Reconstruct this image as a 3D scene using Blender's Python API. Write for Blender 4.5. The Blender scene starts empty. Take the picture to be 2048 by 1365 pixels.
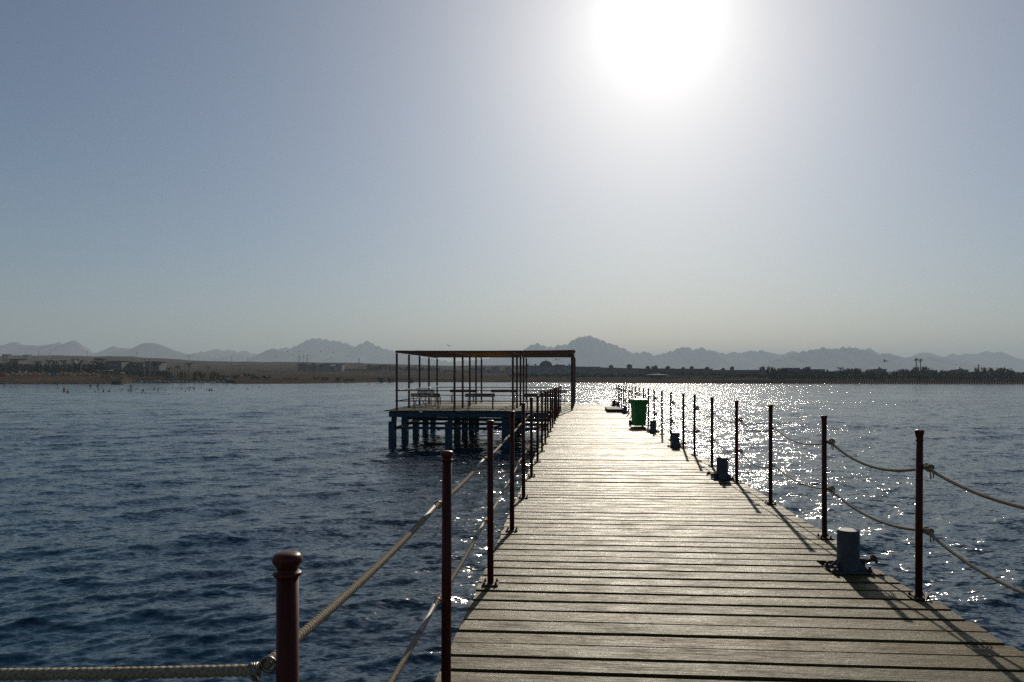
import bpy, math, random
import numpy as np
from mathutils import Vector, Matrix
random.seed(7)
rng = np.random.default_rng(7)
S = bpy.context.scene
COL = S.collection
R = math.radians

# ---------------------------------------------------------------- camera
FPX = 1536.0                     # focal length in photograph pixels (2048 wide)
HOR = 753.0                      # row of the horizon in the photograph
EYE = 1.6                        # eye above the deck (deck z = 0)
WATER = -1.8
cam = bpy.data.cameras.new('camera')
cam.sensor_width = 36.0
cam.lens = 36.0 * FPX / 2048
cam.shift_y = (HOR - 682.5) / 2048
cam.clip_start = 0.05
cam.clip_end = 60000
camo = bpy.data.objects.new('camera', cam)
COL.objects.link(camo)
camo.location = (0, 0, EYE)
camo.rotation_euler = (R(90), 0, 0)
S.camera = camo

# ---------------------------------------------------------------- sky and sun
SX, SY = (1317 - 1024) / FPX, (HOR - 28) / FPX
SUN = Vector((SX, 1, SY)).normalized()
EL = math.asin(SUN.z)
AZ = math.atan2(SUN.x, SUN.y)
world = bpy.data.worlds.new('World')
S.world = world
world.use_nodes = True
wn = world.node_tree
wn.nodes.clear()
sky = wn.nodes.new('ShaderNodeTexSky')
sky.sky_type = 'NISHITA'
sky.sun_disc = False
sky.sun_elevation = EL
sky.sun_rotation = AZ
sky.altitude = 0
sky.air_density = 0.95
sky.dust_density = 0.7
sky.ozone_density = 3.2
bg = wn.nodes.new('ShaderNodeBackground')
bg.inputs['Strength'].default_value = 0.050
wo = wn.nodes.new('ShaderNodeOutputWorld')
# bright ring of forward-scattered light that dusty air makes round the sun
AUR = [(26.0, 1.6), (8.5, 4.4), (5.6, 12.5), (1.2, 28.0)]
tcw = wn.nodes.new('ShaderNodeTexCoord')
dot = wn.nodes.new('ShaderNodeVectorMath'); dot.operation = 'DOT_PRODUCT'
dot.inputs[1].default_value = SUN
wn.links.new(tcw.outputs['Generated'], dot.inputs[0])
def wm(op, a, b=None):
    x = wn.nodes.new('ShaderNodeMath'); x.operation = op
    for i, v in enumerate((a, b)):
        if v is None: continue
        if isinstance(v, (int, float)): x.inputs[i].default_value = v
        else: wn.links.new(v, x.inputs[i])
    return x.outputs[0]
th = wm('ARCCOSINE', wm('MINIMUM', dot.outputs['Value'], 0.999999))
tot = None
for amp, deg in AUR:
    e = wm('MULTIPLY', wm('EXPONENT', wm('MULTIPLY', wm('POWER', wm('MULTIPLY', th, 1 / R(deg)), 1.05), -1.0)), amp)
    tot = e if tot is None else wm('ADD', tot, e)
aur = wn.nodes.new('ShaderNodeCombineColor')
wn.links.new(tot, aur.inputs[0])
wn.links.new(wm('MULTIPLY', tot, 0.965), aur.inputs[1])
wn.links.new(wm('MULTIPLY', tot, 0.87), aur.inputs[2])
addc = wn.nodes.new('ShaderNodeMix'); addc.data_type = 'RGBA'; addc.blend_type = 'ADD'
addc.inputs[0].default_value = 1.0
wn.links.new(sky.outputs[0], addc.inputs[6]); wn.links.new(aur.outputs[0], addc.inputs[7])
wn.links.new(addc.outputs[2], bg.inputs[0])
wn.links.new(bg.outputs[0], wo.inputs[0])
sl = bpy.data.lights.new('sun', 'SUN')
sl.energy = 4.2
sl.angle = R(0.53)
sl.color = (1.0, 0.90, 0.74)
so = bpy.data.objects.new('sun', sl)
COL.objects.link(so)
so.rotation_euler = SUN.to_track_quat('Z', 'Y').to_euler()
S.view_settings.view_transform = 'Standard'
S.view_settings.look = 'None'
S.view_settings.gamma = 1
S.view_settings.use_curve_mapping = False
S.view_settings.exposure = -0.04
S.cycles.use_denoising = False      # the sun glitter is finer than a denoiser keeps
S.cycles.caustics_reflective = False
S.cycles.caustics_refractive = False
S.cycles.max_bounces = 6

# ---------------------------------------------------------------- helpers
def W(px, py, D):
    """point seen at a pixel of the photograph, D metres away"""
    return Vector(((px - 1024) / FPX * D, D, EYE + (HOR - py) / FPX * D))

def tag(o, label=None, cat=None, group=None, kind=None):
    if label: o['label'] = label
    if cat: o['category'] = cat
    if group: o['group'] = group
    if kind: o['kind'] = kind
    return o

def empty(name, loc=(0, 0, 0), rz=0.0, label=None, cat=None, group=None):
    o = bpy.data.objects.new(name, None)
    COL.objects.link(o)
    o.empty_display_size = 0.2
    o.location = loc
    o.rotation_euler = (0, 0, rz)
    return tag(o, label, cat, group)

KIDS = {}
def link_obj(name, me, parent=None, loc=None, rz=None):
    o = bpy.data.objects.new(name, me)
    COL.objects.link(o)
    if parent is not None:
        o.parent = parent
        KIDS.setdefault(parent.name, []).append(o)
    if loc is not None: o.location = loc
    if rz is not None: o.rotation_euler = (0, 0, rz)
    return o

def copy_tree(o, parent=None):
    c = o.copy()
    for k in ('label',):
        if parent is None and k in c: del c[k]
    COL.objects.link(c)
    if parent is not None:
        c.parent = parent
        KIDS.setdefault(parent.name, []).append(c)
    for ch in list(KIDS.get(o.name, [])):
        copy_tree(ch, c)
    return c

class MB:
    def __init__(s):
        s.v = []; s.f = []
    def box(s, c, size, rz=0.0, M=None):
        hx, hy, hz = size[0] / 2, size[1] / 2, size[2] / 2
        b = len(s.v)
        ca, sa = math.cos(rz), math.sin(rz)
        for dz in (-hz, hz):
            for dx, dy in ((-hx, -hy), (hx, -hy), (hx, hy), (-hx, hy)):
                if M is not None:
                    p = M @ Vector((dx, dy, dz))
                    s.v.append((c[0] + p.x, c[1] + p.y, c[2] + p.z))
                else:
                    s.v.append((c[0] + dx * ca - dy * sa, c[1] + dx * sa + dy * ca, c[2] + dz))
        for q in ((3, 2, 1, 0), (4, 5, 6, 7), (0, 1, 5, 4), (1, 2, 6, 5), (2, 3, 7, 6), (3, 0, 4, 7)):
            s.f.append([b + i for i in q])
        return s
    def beam(s, p, q, w, h):
        p, q = Vector(p), Vector(q)
        d = q - p
        M = d.to_track_quat('Y', 'Z').to_matrix()
        c = (p + q) / 2
        return s.box(c, (w, d.length, h), M=M)
    def lathe(s, prof, c=(0, 0, 0), n=16, M=None):
        b = len(s.v)
        for r, z in prof:
            for i in range(n):
                a = 2 * math.pi * i / n
                p = Vector((r * math.cos(a), r * math.sin(a), z))
                if M is not None: p = M @ p
                s.v.append((c[0] + p.x, c[1] + p.y, c[2] + p.z))
        for k in range(len(prof) - 1):
            for i in range(n):
                j = (i + 1) % n
                s.f.append([b + k * n + i, b + k * n + j, b + (k + 1) * n + j, b + (k + 1) * n + i])
        s.f.append([b + i for i in reversed(range(n))])
        s.f.append([b + (len(prof) - 1) * n + i for i in range(n)])
        return s
    def tube(s, pts, r, n=8, lobes=0, twist=0.0, amp=0.0, closed=False):
        pts = [Vector(p) for p in pts]
        m = len(pts)
        b = len(s.v)
        up = Vector((0, 0, 1))
        L = 0.0
        rr = r if hasattr(r, '__len__') else [r] * m
        for i, p in enumerate(pts):
            if closed: d = pts[(i + 1) % m] - pts[i - 1]
            else: d = pts[min(i + 1, m - 1)] - pts[max(i - 1, 0)]
            d.normalize()
            if i: L += (p - pts[i - 1]).length
            ref = up if abs(d.dot(up)) < 0.95 else Vector((1, 0, 0))
            x = d.cross(ref).normalized()
            y = x.cross(d).normalized()
            for k in range(n):
                a = 2 * math.pi * k / n
                q = rr[i]
                if lobes: q *= 1 - amp + amp * 2 * abs(math.cos(lobes * 0.5 * (a - twist * L)))
                s.v.append(tuple(p + x * (q * math.cos(a)) + y * (q * math.sin(a))))
        for i in range(m if closed else m - 1):
            i2 = (i + 1) % m
            for k in range(n):
                j = (k + 1) % n
                s.f.append([b + i * n + k, b + i * n + j, b + i2 * n + j, b + i2 * n + k])
        if not closed:
            s.f.append([b + k for k in reversed(range(n))])
            s.f.append([b + (m - 1) * n + k for k in range(n)])
        return s
    def torus(s, c, R0, r, axis=(0, 0, 1), n=16, k=8):
        M = Vector(axis).to_track_quat('Z', 'Y').to_matrix()
        pts = [Vector(c) + M @ Vector((R0 * math.cos(2 * math.pi * i / n), R0 * math.sin(2 * math.pi * i / n), 0)) for i in range(n)]
        return s.tube(pts, r, k, closed=True)
    def poly(s, pts):
        b = len(s.v)
        s.v += [tuple(p) for p in pts]
        s.f.append(list(range(b, b + len(pts))))
        return s
    def mesh(s, name, mat, smooth=False):
        me = bpy.data.meshes.new(name)
        me.from_pydata(s.v, [], s.f)
        if smooth:
            me.polygons.foreach_set('use_smooth', [True] * len(me.polygons))
        me.materials.append(mat)
        me.update()
        return me
    def build(s, name, mat, parent=None, smooth=False, loc=None, rz=None):
        return link_obj(name, s.mesh(name, mat, smooth), parent, loc, rz)

def grid_mesh(name, X, Y, Z, mat, smooth=True):
    """X, Y, Z arrays (rows, cols) -> mesh"""
    r, c = X.shape
    me = bpy.data.meshes.new(name)
    me.vertices.add(r * c)
    me.vertices.foreach_set('co', np.stack([X, Y, Z], -1).astype(np.float32).ravel())
    i = np.arange(r - 1)[:, None] * c + np.arange(c - 1)[None, :]
    q = np.stack([i, i + 1, i + c + 1, i + c], -1).reshape(-1, 4).astype(np.int32)
    n = len(q)
    me.loops.add(n * 4)
    me.loops.foreach_set('vertex_index', q.ravel())
    me.polygons.add(n)
    me.polygons.foreach_set('loop_start', np.arange(n, dtype=np.int32) * 4)
    me.polygons.foreach_set('loop_total', np.full(n, 4, dtype=np.int32))
    me.update(calc_edges=True)
    me.polygons.foreach_set('use_smooth', np.full(n, smooth))
    me.materials.append(mat)
    me.update()
    return me

# ---------------------------------------------------------------- materials
class Mat:
    def __init__(s, name):
        s.m = bpy.data.materials.new(name)
        s.m.use_nodes = True
        s.t = s.m.node_tree
        s.b = s.t.nodes['Principled BSDF']
        s.out = s.t.nodes['Material Output']
    def n(s, kind, **kw):
        x = s.t.nodes.new(kind)
        for k, v in kw.items(): setattr(x, k, v)
        return x
    def l(s, a, b): s.t.links.new(a, b)
    def noise(s, scale, detail=4, stretch=(1, 1, 1), coord='Object', rough=0.55):
        tc = s.n('ShaderNodeTexCoord')
        mp = s.n('ShaderNodeMapping')
        mp.inputs['Scale'].default_value = stretch
        s.l(tc.outputs[coord], mp.inputs[0])
        nz = s.n('ShaderNodeTexNoise')
        nz.inputs['Scale'].default_value = scale
        nz.inputs['Detail'].default_value = detail
        nz.inputs['Roughness'].default_value = rough
        s.l(mp.outputs[0], nz.inputs['Vector'])
        return nz.outputs['Fac']
    def ramp(s, fac, stops):
        r = s.n('ShaderNodeValToRGB')
        e = r.color_ramp.elements
        while len(e) < len(stops): e.new(0.5)
        for k, (p, c) in enumerate(stops):
            e[k].position = p
            e[k].color = (*c, 1) if len(c) == 3 else c
        s.l(fac, r.inputs[0])
        return r.outputs[0]
    def mix(s, fac, a, b, mode='MIX'):
        x = s.n('ShaderNodeMix', data_type='RGBA', blend_type=mode)
        for sock, v in ((x.inputs[0], fac), (x.inputs[6], a), (x.inputs[7], b)):
            if isinstance(v, (int, float)): sock.default_value = v
            elif isinstance(v, tuple): sock.default_value = (*v, 1)
            else: s.l(v, sock)
        return x.outputs[2]
    def bump(s, h, strength, dist):
        b = s.n('ShaderNodeBump')
        b.inputs['Strength'].default_value = strength
        b.inputs['Distance'].default_value = dist
        s.l(h, b.inputs['Height'])
        s.l(b.outputs[0], s.b.inputs['Normal'])
        return b

def simple(name, col, rough=0.6, metal=0.0, var=0.25, scale=8.0, spec=0.5, stretch=(1, 1, 1), bump=0.0):
    m = Mat(name)
    f = m.noise(scale, 5, stretch)
    c0 = tuple(x * (1 - var) for x in col)
    c1 = tuple(min(1, x * (1 + var)) for x in col)
    m.l(m.ramp(f, [(0.3, c0), (0.7, c1)]), m.b.inputs['Base Color'])
    m.b.inputs['Roughness'].default_value = rough
    m.b.inputs['Metallic'].default_value = metal
    m.b.inputs['Specular IOR Level'].default_value = spec
    if bump: m.bump(f, 0.6, bump)
    return m.m

def mat_deck():
    m = Mat('weathered_deck_wood')
    geo = m.n('ShaderNodeNewGeometry')
    rnd = geo.outputs['Random Per Island']
    grain = m.noise(3.0, 8, (1.2, 30, 30), rough=0.7)
    fine = m.noise(22.0, 5, (1, 3.2, 3), rough=0.7)
    blot = m.noise(2.1, 5, (1, 2.6, 1), rough=0.62)
    stain = m.noise(6.0, 6, (1, 3.5, 1), rough=0.7)
    base = m.ramp(grain, [(0.30, (0.018, 0.012, 0.004)), (0.47, (0.078, 0.060, 0.019)), (0.60, (0.112, 0.088, 0.029)), (0.75, (0.17, 0.135, 0.050))])
    tint = m.ramp(rnd, [(0.0, (0.66, 0.60, 0.50)), (0.25, (1.0, 0.94, 0.80)), (0.5, (0.80, 0.82, 0.72)), (0.75, (1.15, 1.12, 0.92)), (1.0, (1.2, 1.0, 0.80))])
    c = m.mix(1.0, base, tint, 'MULTIPLY')
    c = m.mix(m.ramp(fine, [(0.35, (0.55, 0.55, 0.55)), (0.55, (0, 0, 0))]), c, (0.045, 0.030, 0.014))
    c = m.mix(m.ramp(blot, [(0.45, (0, 0, 0)), (0.70, (0.5, 0.5, 0.5))]), c, (0.125, 0.105, 0.043))
    c = m.mix(m.ramp(stain, [(0.60, (0, 0, 0)), (0.72, (0.85, 0.85, 0.85))]), c, (0.045, 0.028, 0.016))
    crack = m.noise(1.6, 6, (1.1, 60, 60), rough=0.75)
    c = m.mix(m.ramp(crack, [(0.59, (0, 0, 0)), (0.64, (0.9, 0.9, 0.9))]), c, (0.015, 0.010, 0.007))
    m.l(c, m.b.inputs['Base Color'])
    rr = m.ramp(m.mix(0.5, m.mix(0.5, blot, fine), grain), [(0.38, (0.80, 0.80, 0.80)), (0.52, (0.48, 0.48, 0.48)), (0.60, (0.24, 0.24, 0.24))])
    m.l(rr, m.b.inputs['Roughness'])
    m.b.inputs['Specular IOR Level'].default_value = 0.115
    m.bump(m.mix(0.35, m.mix(0.6, grain, fine), stain), 1.0, 0.013)
    return m.m

def mat_post():
    m = Mat('brown_painted_post')
    g = m.noise(14, 6, (3, 3, 0.12), rough=0.7)
    m.l(m.ramp(g, [(0.35, (0.050, 0.009, 0.006)), (0.6, (0.10, 0.020, 0.012)), (0.75, (0.18, 0.055, 0.035))]), m.b.inputs['Base Color'])
    m.b.inputs['Roughness'].default_value = 0.4
    m.b.inputs['Specular IOR Level'].default_value = 0.2
    m.bump(g, 0.4, 0.0015)
    return m.m

def mat_rope():
    m = Mat('hemp_rope')
    g = m.noise(160, 4)
    m.l(m.ramp(g, [(0.3, (0.17, 0.125, 0.075)), (0.7, (0.43, 0.35, 0.23))]), m.b.inputs['Base Color'])
    m.b.inputs['Roughness'].default_value = 0.9
    m.bump(g, 0.5, 0.002)
    return m.m

def mat_water():
    m = Mat('sea_water')
    tc = m.n('ShaderNodeTexCoord')
    mp = m.n('ShaderNodeMapping')
    mp.inputs['Rotation'].default_value = (0, 0, R(-18))
    mp.inputs['Scale'].default_value = (0.62, 1.15, 1)
    m.l(tc.outputs['Object'], mp.inputs[0])
    def nz(sc, det, rough=0.6):
        x = m.n('ShaderNodeTexNoise')
        x.inputs['Scale'].default_value = sc
        x.inputs['Detail'].default_value = det
        x.inputs['Roughness'].default_value = rough
        m.l(mp.outputs[0], x.inputs['Vector'])
        return x.outputs['Fac']
    geo = m.n('ShaderNodeNewGeometry')
    acc = geo.outputs['Normal']
    gust = m.noise(0.045, 3, (0.5, 1.2, 1))
    gr = m.n('ShaderNodeMapRange')
    gr.inputs['From Min'].default_value = 0.35; gr.inputs['From Max'].default_value = 0.65
    gr.inputs['To Min'].default_value = 0.75; gr.inputs['To Max'].default_value = 1.4
    m.l(gust, gr.inputs['Value'])
    # the water behind the pier is sheltered and a little calmer
    sx_ = m.n('ShaderNodeSeparateXYZ'); m.l(tc.outputs['Object'], sx_.inputs[0])
    shl = m.n('ShaderNodeMapRange'); shl.inputs['From Min'].default_value = -4; shl.inputs['From Max'].default_value = 5
    shl.inputs['To Min'].default_value = 0.74; shl.inputs['To Max'].default_value = 1.05
    m.l(sx_.outputs['X'], shl.inputs['Value'])
    grm = m.n('ShaderNodeMath', operation='MULTIPLY')
    m.l(gr.outputs[0], grm.inputs[0]); m.l(shl.outputs[0], grm.inputs[1])
    gr = grm
    for sc, det, kx, ky in ((0.9, 2, 0.50, 0.62), (3.6, 3, 1.0, 1.1), (13.0, 2, 1.15, 1.1)):
        x = m.n('ShaderNodeTexNoise')
        x.inputs['Scale'].default_value = sc
        x.inputs['Detail'].default_value = det
        x.inputs['Roughness'].default_value = 0.6
        m.l(mp.outputs[0], x.inputs['Vector'])
        sub = m.n('ShaderNodeVectorMath', operation='SUBTRACT')
        m.l(x.outputs['Color'], sub.inputs[0]); sub.inputs[1].default_value = (0.5, 0.5, 0.5)
        mul = m.n('ShaderNodeVectorMath', operation='MULTIPLY')
        m.l(sub.outputs[0], mul.inputs[0]); mul.inputs[1].default_value = (kx, ky, 0)
        sc_ = m.n('ShaderNodeVectorMath', operation='SCALE')
        m.l(mul.outputs[0], sc_.inputs[0]); m.l(gr.outputs[0], sc_.inputs['Scale'])
        add = m.n('ShaderNodeVectorMath', operation='ADD')
        m.l(acc, add.inputs[0]); m.l(sc_.outputs[0], add.inputs[1])
        acc = add.outputs[0]
    nm = m.n('ShaderNodeVectorMath', operation='NORMALIZE')
    m.l(acc, nm.inputs[0])
    m.l(nm.outputs[0], m.b.inputs['Normal'])
    patch = m.noise(0.035, 4, (1, 1, 1))
    c = m.ramp(patch, [(0.4, (0.001, 0.026, 0.055)), (0.65, (0.003, 0.046, 0.072))])
    m.l(c, m.b.inputs['Base Color'])
    m.b.inputs['Roughness'].default_value = 0.11
    m.b.inputs['IOR'].default_value = 1.333
    return m.m

def mat_ground():
    m = Mat('desert_ground')
    a = m.noise(0.02, 6, (1, 0.5, 1), rough=0.65)
    b = m.noise(0.3, 6, (1, 0.6, 1), rough=0.7)
    c = m.ramp(a, [(0.35, (0.032, 0.024, 0.021)), (0.5, (0.06, 0.044, 0.034)), (0.7, (0.10, 0.074, 0.054))])
    c = m.mix(m.ramp(b, [(0.52, (0, 0, 0)), (0.66, (0.8, 0.8, 0.8))]), c, (0.045, 0.042, 0.030))
    d = m.noise(0.012, 5, (0.35, 1, 1), rough=0.6)
    c = m.mix(m.ramp(d, [(0.52, (0, 0, 0)), (0.60, (0.85, 0.85, 0.85))]), c, (0.055, 0.045, 0.034))
    m.l(c, m.b.inputs['Base Color'])
    m.b.inputs['Roughness'].default_value = 1.0
    m.b.inputs['Specular IOR Level'].default_value = 0.0
    return m.m

M = {}
M['deck'] = mat_deck()
M['post'] = mat_post()
M['rope'] = mat_rope()
M['water'] = mat_water()
M['ground'] = mat_ground()
M['rock'] = simple('mountain_rock', (0.26, 0.25, 0.26), 1.0, var=0.12, scale=0.004, spec=0.0)
M['galv'] = simple('dull_steel', (0.22, 0.20, 0.18), 0.4, 0.8, scale=40)
M['rust'] = simple('rusty_bolt_steel', (0.09, 0.05, 0.035), 0.7, 0.3, var=0.5, scale=60)
M['darkwood'] = simple('dark_wet_timber', (0.05, 0.035, 0.028), 0.8, scale=6, stretch=(1, 1, 6))
M['bollard'] = simple('blue_grey_painted_steel', (0.062, 0.070, 0.088), 0.5, var=0.35, scale=9)
M['bluepaint'] = simple('blue_painted_steel', (0.022, 0.058, 0.092), 0.6, var=0.35, scale=4, spec=0.3)
M['frame'] = simple('brown_frame_steel', (0.10, 0.032, 0.018), 0.5, var=0.3, scale=6)
M['reed'] = simple('reed_slats', (0.34, 0.21, 0.09), 0.75, var=0.4, scale=9, stretch=(0.3, 6, 6))
_r = bpy.data.materials['reed_slats'].node_tree
_t = _r.nodes.new('ShaderNodeBsdfTranslucent'); _t.inputs[0].default_value = (0.50, 0.33, 0.15, 1)
_x = _r.nodes.new('ShaderNodeMixShader'); _x.inputs[0].default_value = 0.55
_r.links.new(_r.nodes['Principled BSDF'].outputs[0], _x.inputs[1]); _r.links.new(_t.outputs[0], _x.inputs[2])
_r.links.new(_x.outputs[0], _r.nodes['Material Output'].inputs['Surface'])
M['joist'] = simple('sunburnt_joist_wood', (0.17, 0.105, 0.05), 0.7, var=0.35, scale=8, stretch=(0.3, 5, 5))
M['bench'] = simple('varnished_bench_wood', (0.17, 0.07, 0.025), 0.4, var=0.3, scale=10, stretch=(0.4, 6, 6))
M['black'] = simple('black_metal', (0.02, 0.02, 0.02), 0.5)
M['white'] = simple('white_canvas', (0.72, 0.70, 0.66), 0.8, var=0.06)
def mat_green():
    m = Mat('green_bin_plastic')
    m.b.inputs['Base Color'].default_value = (0.012, 0.20, 0.018, 1)
    f = m.noise(9, 5)
    m.l(m.ramp(f, [(0.3, (0.014, 0.18, 0.018)), (0.7, (0.03, 0.30, 0.035))]), m.b.inputs['Base Color'])
    m.b.inputs['Roughness'].default_value = 0.42
    m.b.inputs['Subsurface Weight'].default_value = 0.0
    return m.m
M['green'] = mat_green()
M['tyre'] = simple('black_rubber', (0.015, 0.015, 0.015), 0.7)

# ---------------------------------------------------------------- sea
def wave_field():
    comps = []
    th0 = math.atan2(-0.90, 0.40)
    for lam, n, sl_ in ((7.0, 5, 0.016), (4.2, 7, 0.028), (2.6, 9, 0.040), (1.6, 12, 0.054), (1.0, 14, 0.064),
                        (0.62, 16, 0.070), (0.38, 18, 0.070), (0.24, 20, 0.060)):
        for i in range(n):
            l = lam * (0.78 + 0.5 * rng.random())
            th = th0 + rng.normal(0, 0.32 if lam > 1.5 else 0.50)
            k = 2 * math.pi / l
            a = sl_ * math.sqrt(2.0 / n) / k
            comps.append((l, k * math.cos(th), k * math.sin(th), a, rng.random() * 6.283, math.cos(th), math.sin(th)))
    return comps

def build_sea():
    ang = [0.0]
    a = 0.0
    while a < 60:
        a += 0.115 if a < 37 else 0.115 + (a - 37) * 0.06
        ang.append(a)
    ang = np.radians(np.array([-x for x in ang[:0:-1]] + ang))
    ds = [4.5]
    while ds[-1] < 520:
        d = ds[-1]
        step = max(0.03, min(d * d / 3000.0, 0.16 + max(0, d - 45) * 0.009))
        ds.append(d + step)
    ds = np.array(ds)
    steps = np.gradient(ds)
    X = ds[:, None] * np.sin(ang)[None, :]
    Y = ds[:, None] * np.cos(ang)[None, :]
    Z = np.zeros_like(X); DX = np.zeros_like(X); DY = np.zeros_like(X)
    comps = wave_field()
    # gusts: slow modulation of the short waves
    g = 0.85 + 0.25 * np.sin(X * 0.13 + 0.05 * Y + 1.0) * np.sin(Y * 0.09 - 0.07 * X) + 0.15 * np.sin(0.31 * Y + 0.17 * X)
    for (l, kx, ky, am, ph, cx, cy) in comps:
        fade = np.clip((l / steps - 2.2) / 2.0, 0, 1)
        rows = np.nonzero(fade > 0)[0]
        if not len(rows): continue
        r1 = rows[-1] + 1
        P = kx * X[:r1] + ky * Y[:r1] + ph
        w = am * fade[:r1, None]
        if l < 1.8: w = w * g[:r1]
        Z[:r1] += w * np.cos(P)
        sp = np.sin(P) * w * 0.85
        DX[:r1] -= sp * cx
        DY[:r1] -= sp * cy
    me = grid_mesh('sea', X + DX, Y + DY, Z + WATER, M['water'])
    o = link_obj('sea', me)
    tag(o, kind='structure')
    # the same water carries on all round, a little lower under the near sheet
    mb = MB()
    b = 4.6
    mb.poly([(-900, -900, WATER - 0.12), (900, -900, WATER - 0.12), (900, 3.0, WATER - 0.12), (-900, 3.0, WATER - 0.12)])
    mb.poly([(-900, 3.0, WATER - 0.12), (900, 3.0, WATER - 0.12), (900, 700, WATER - 0.12), (-900, 700, WATER - 0.12)])
    tag(mb.build('water', M['water']), kind='structure')
build_sea()

# ---------------------------------------------------------------- land
def interp(x, pts):
    return np.interp(x, [p[0] for p in pts], [p[1] for p in pts])
SHORE = [(-900, 771), (-100, 769.5), (0, 769), (150, 769.2), (245, 768.5), (270, 766.3), (440, 766), (470, 768.3), (600, 768.2), (700, 766.5), (760, 765.2), (1000, 765.2), (1150, 766), (1400, 767.8), (2048, 768.6), (3000, 769)]
MID = [(-900, 738), (0, 740), (480, 739.5), (600, 741), (750, 743.5), (1000, 746), (1300, 750), (2048, 751), (3000, 751)]
RIDGE = [(-900, 716), (0, 713), (30, 711.6), (120, 711), (190, 713), (250, 712.8), (268, 713.2), (275, 715), (330, 718), (360, 719), (380, 722), (480, 723.6), (600, 724.5), (700, 727), (800, 729), (900, 731.5), (1000, 731), (1150, 733), (1300, 738), (1450, 742), (2048, 745), (3000, 745)]
BANK = [(-900, 1), (430, 1), (470, 0.6), (560, 0.12), (700, 0), (3000, 0)]
def gz(px, D):
    """height of the land under a photograph column at distance D (arrays welcome)"""
    px = np.asarray(px, dtype=float); D = np.asarray(D, dtype=float)
    sh = 5222.0 / (interp(px, SHORE) - HOR)
    b = interp(px, BANK)
    k = np.clip((D - sh) / (470 - sh), 0, 1)
    st = np.clip((D - sh - 9) / 9, 0, 1)
    z = -1.85 + k * 1.9 + b * (1.5 * st * st * (3 - 2 * st) + 1.5 * np.clip((D - sh - 20) / 80, 0, 1))
    z = np.where(D < sh, -1.85 + (D - sh) * 0.06, z)
    z470 = 0.05 + 3.0 * b
    zm = EYE + (HOR - interp(px, MID)) / FPX * 850
    k2 = np.clip((D - 470) / 380, 0, 1)
    z = np.where(D > 470, z470 + (zm - z470) * k2 ** 1.1, z)
    zr = EYE + (HOR - interp(px, RIDGE)) / FPX * 1600
    k3 = np.clip((D - 850) / 750, 0, 1)
    z = np.where(D > 850, zm + (zr - zm) * k3 ** 1.3, z)
    k4 = np.clip((D - 1600) / 2500, 0, 1)
    return np.where(D > 1600, zr + (2 - zr) * k4, z)
def ground_z(px, D): return float(gz(px, D))
def build_ground():
    px = np.concatenate([np.linspace(-900, 0, 40), np.linspace(2, 2046, 700), np.linspace(2048, 3000, 40)])
    sh = 5222.0 / (interp(px, SHORE) - HOR)
    lowf = sum(rng.normal() * np.sin(px / w + rng.random() * 6) for w in (9, 17, 31, 60)) * 0.25
    D = []
    for t in np.linspace(0, 1, 60): D.append(sh - 14 + t * (470 - sh + 14))
    for t in np.linspace(0, 1, 40)[1:]: D.append(470 + 380 * t + 0 * px)
    for t in np.linspace(0, 1, 50)[1:]: D.append(850 + 750 * t + 0 * px)
    for t in np.linspace(0, 1, 30)[1:]: D.append(1600 + 13500 * t ** 2 + 0 * px)
    D = np.array(D)
    Z = gz(px[None, :], D)
    A = np.clip((D - sh) / 100, 0, 1) * (0.16 + np.clip((D - 470) / 500, 0, 1) * 0.5)
    Z = Z + A * (lowf[None, :] * np.sin(D / 41.0) + 0.6 * np.sin(D / 13.0 + px[None, :] / 23.0) * np.sin(px[None, :] / 40 + D / 97))
    X = (px[None, :] - 1024) / FPX * D
    me = grid_mesh('ground', X, D, Z, M['ground'])
    tag(link_obj('ground', me), kind='structure')
build_ground()

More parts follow.
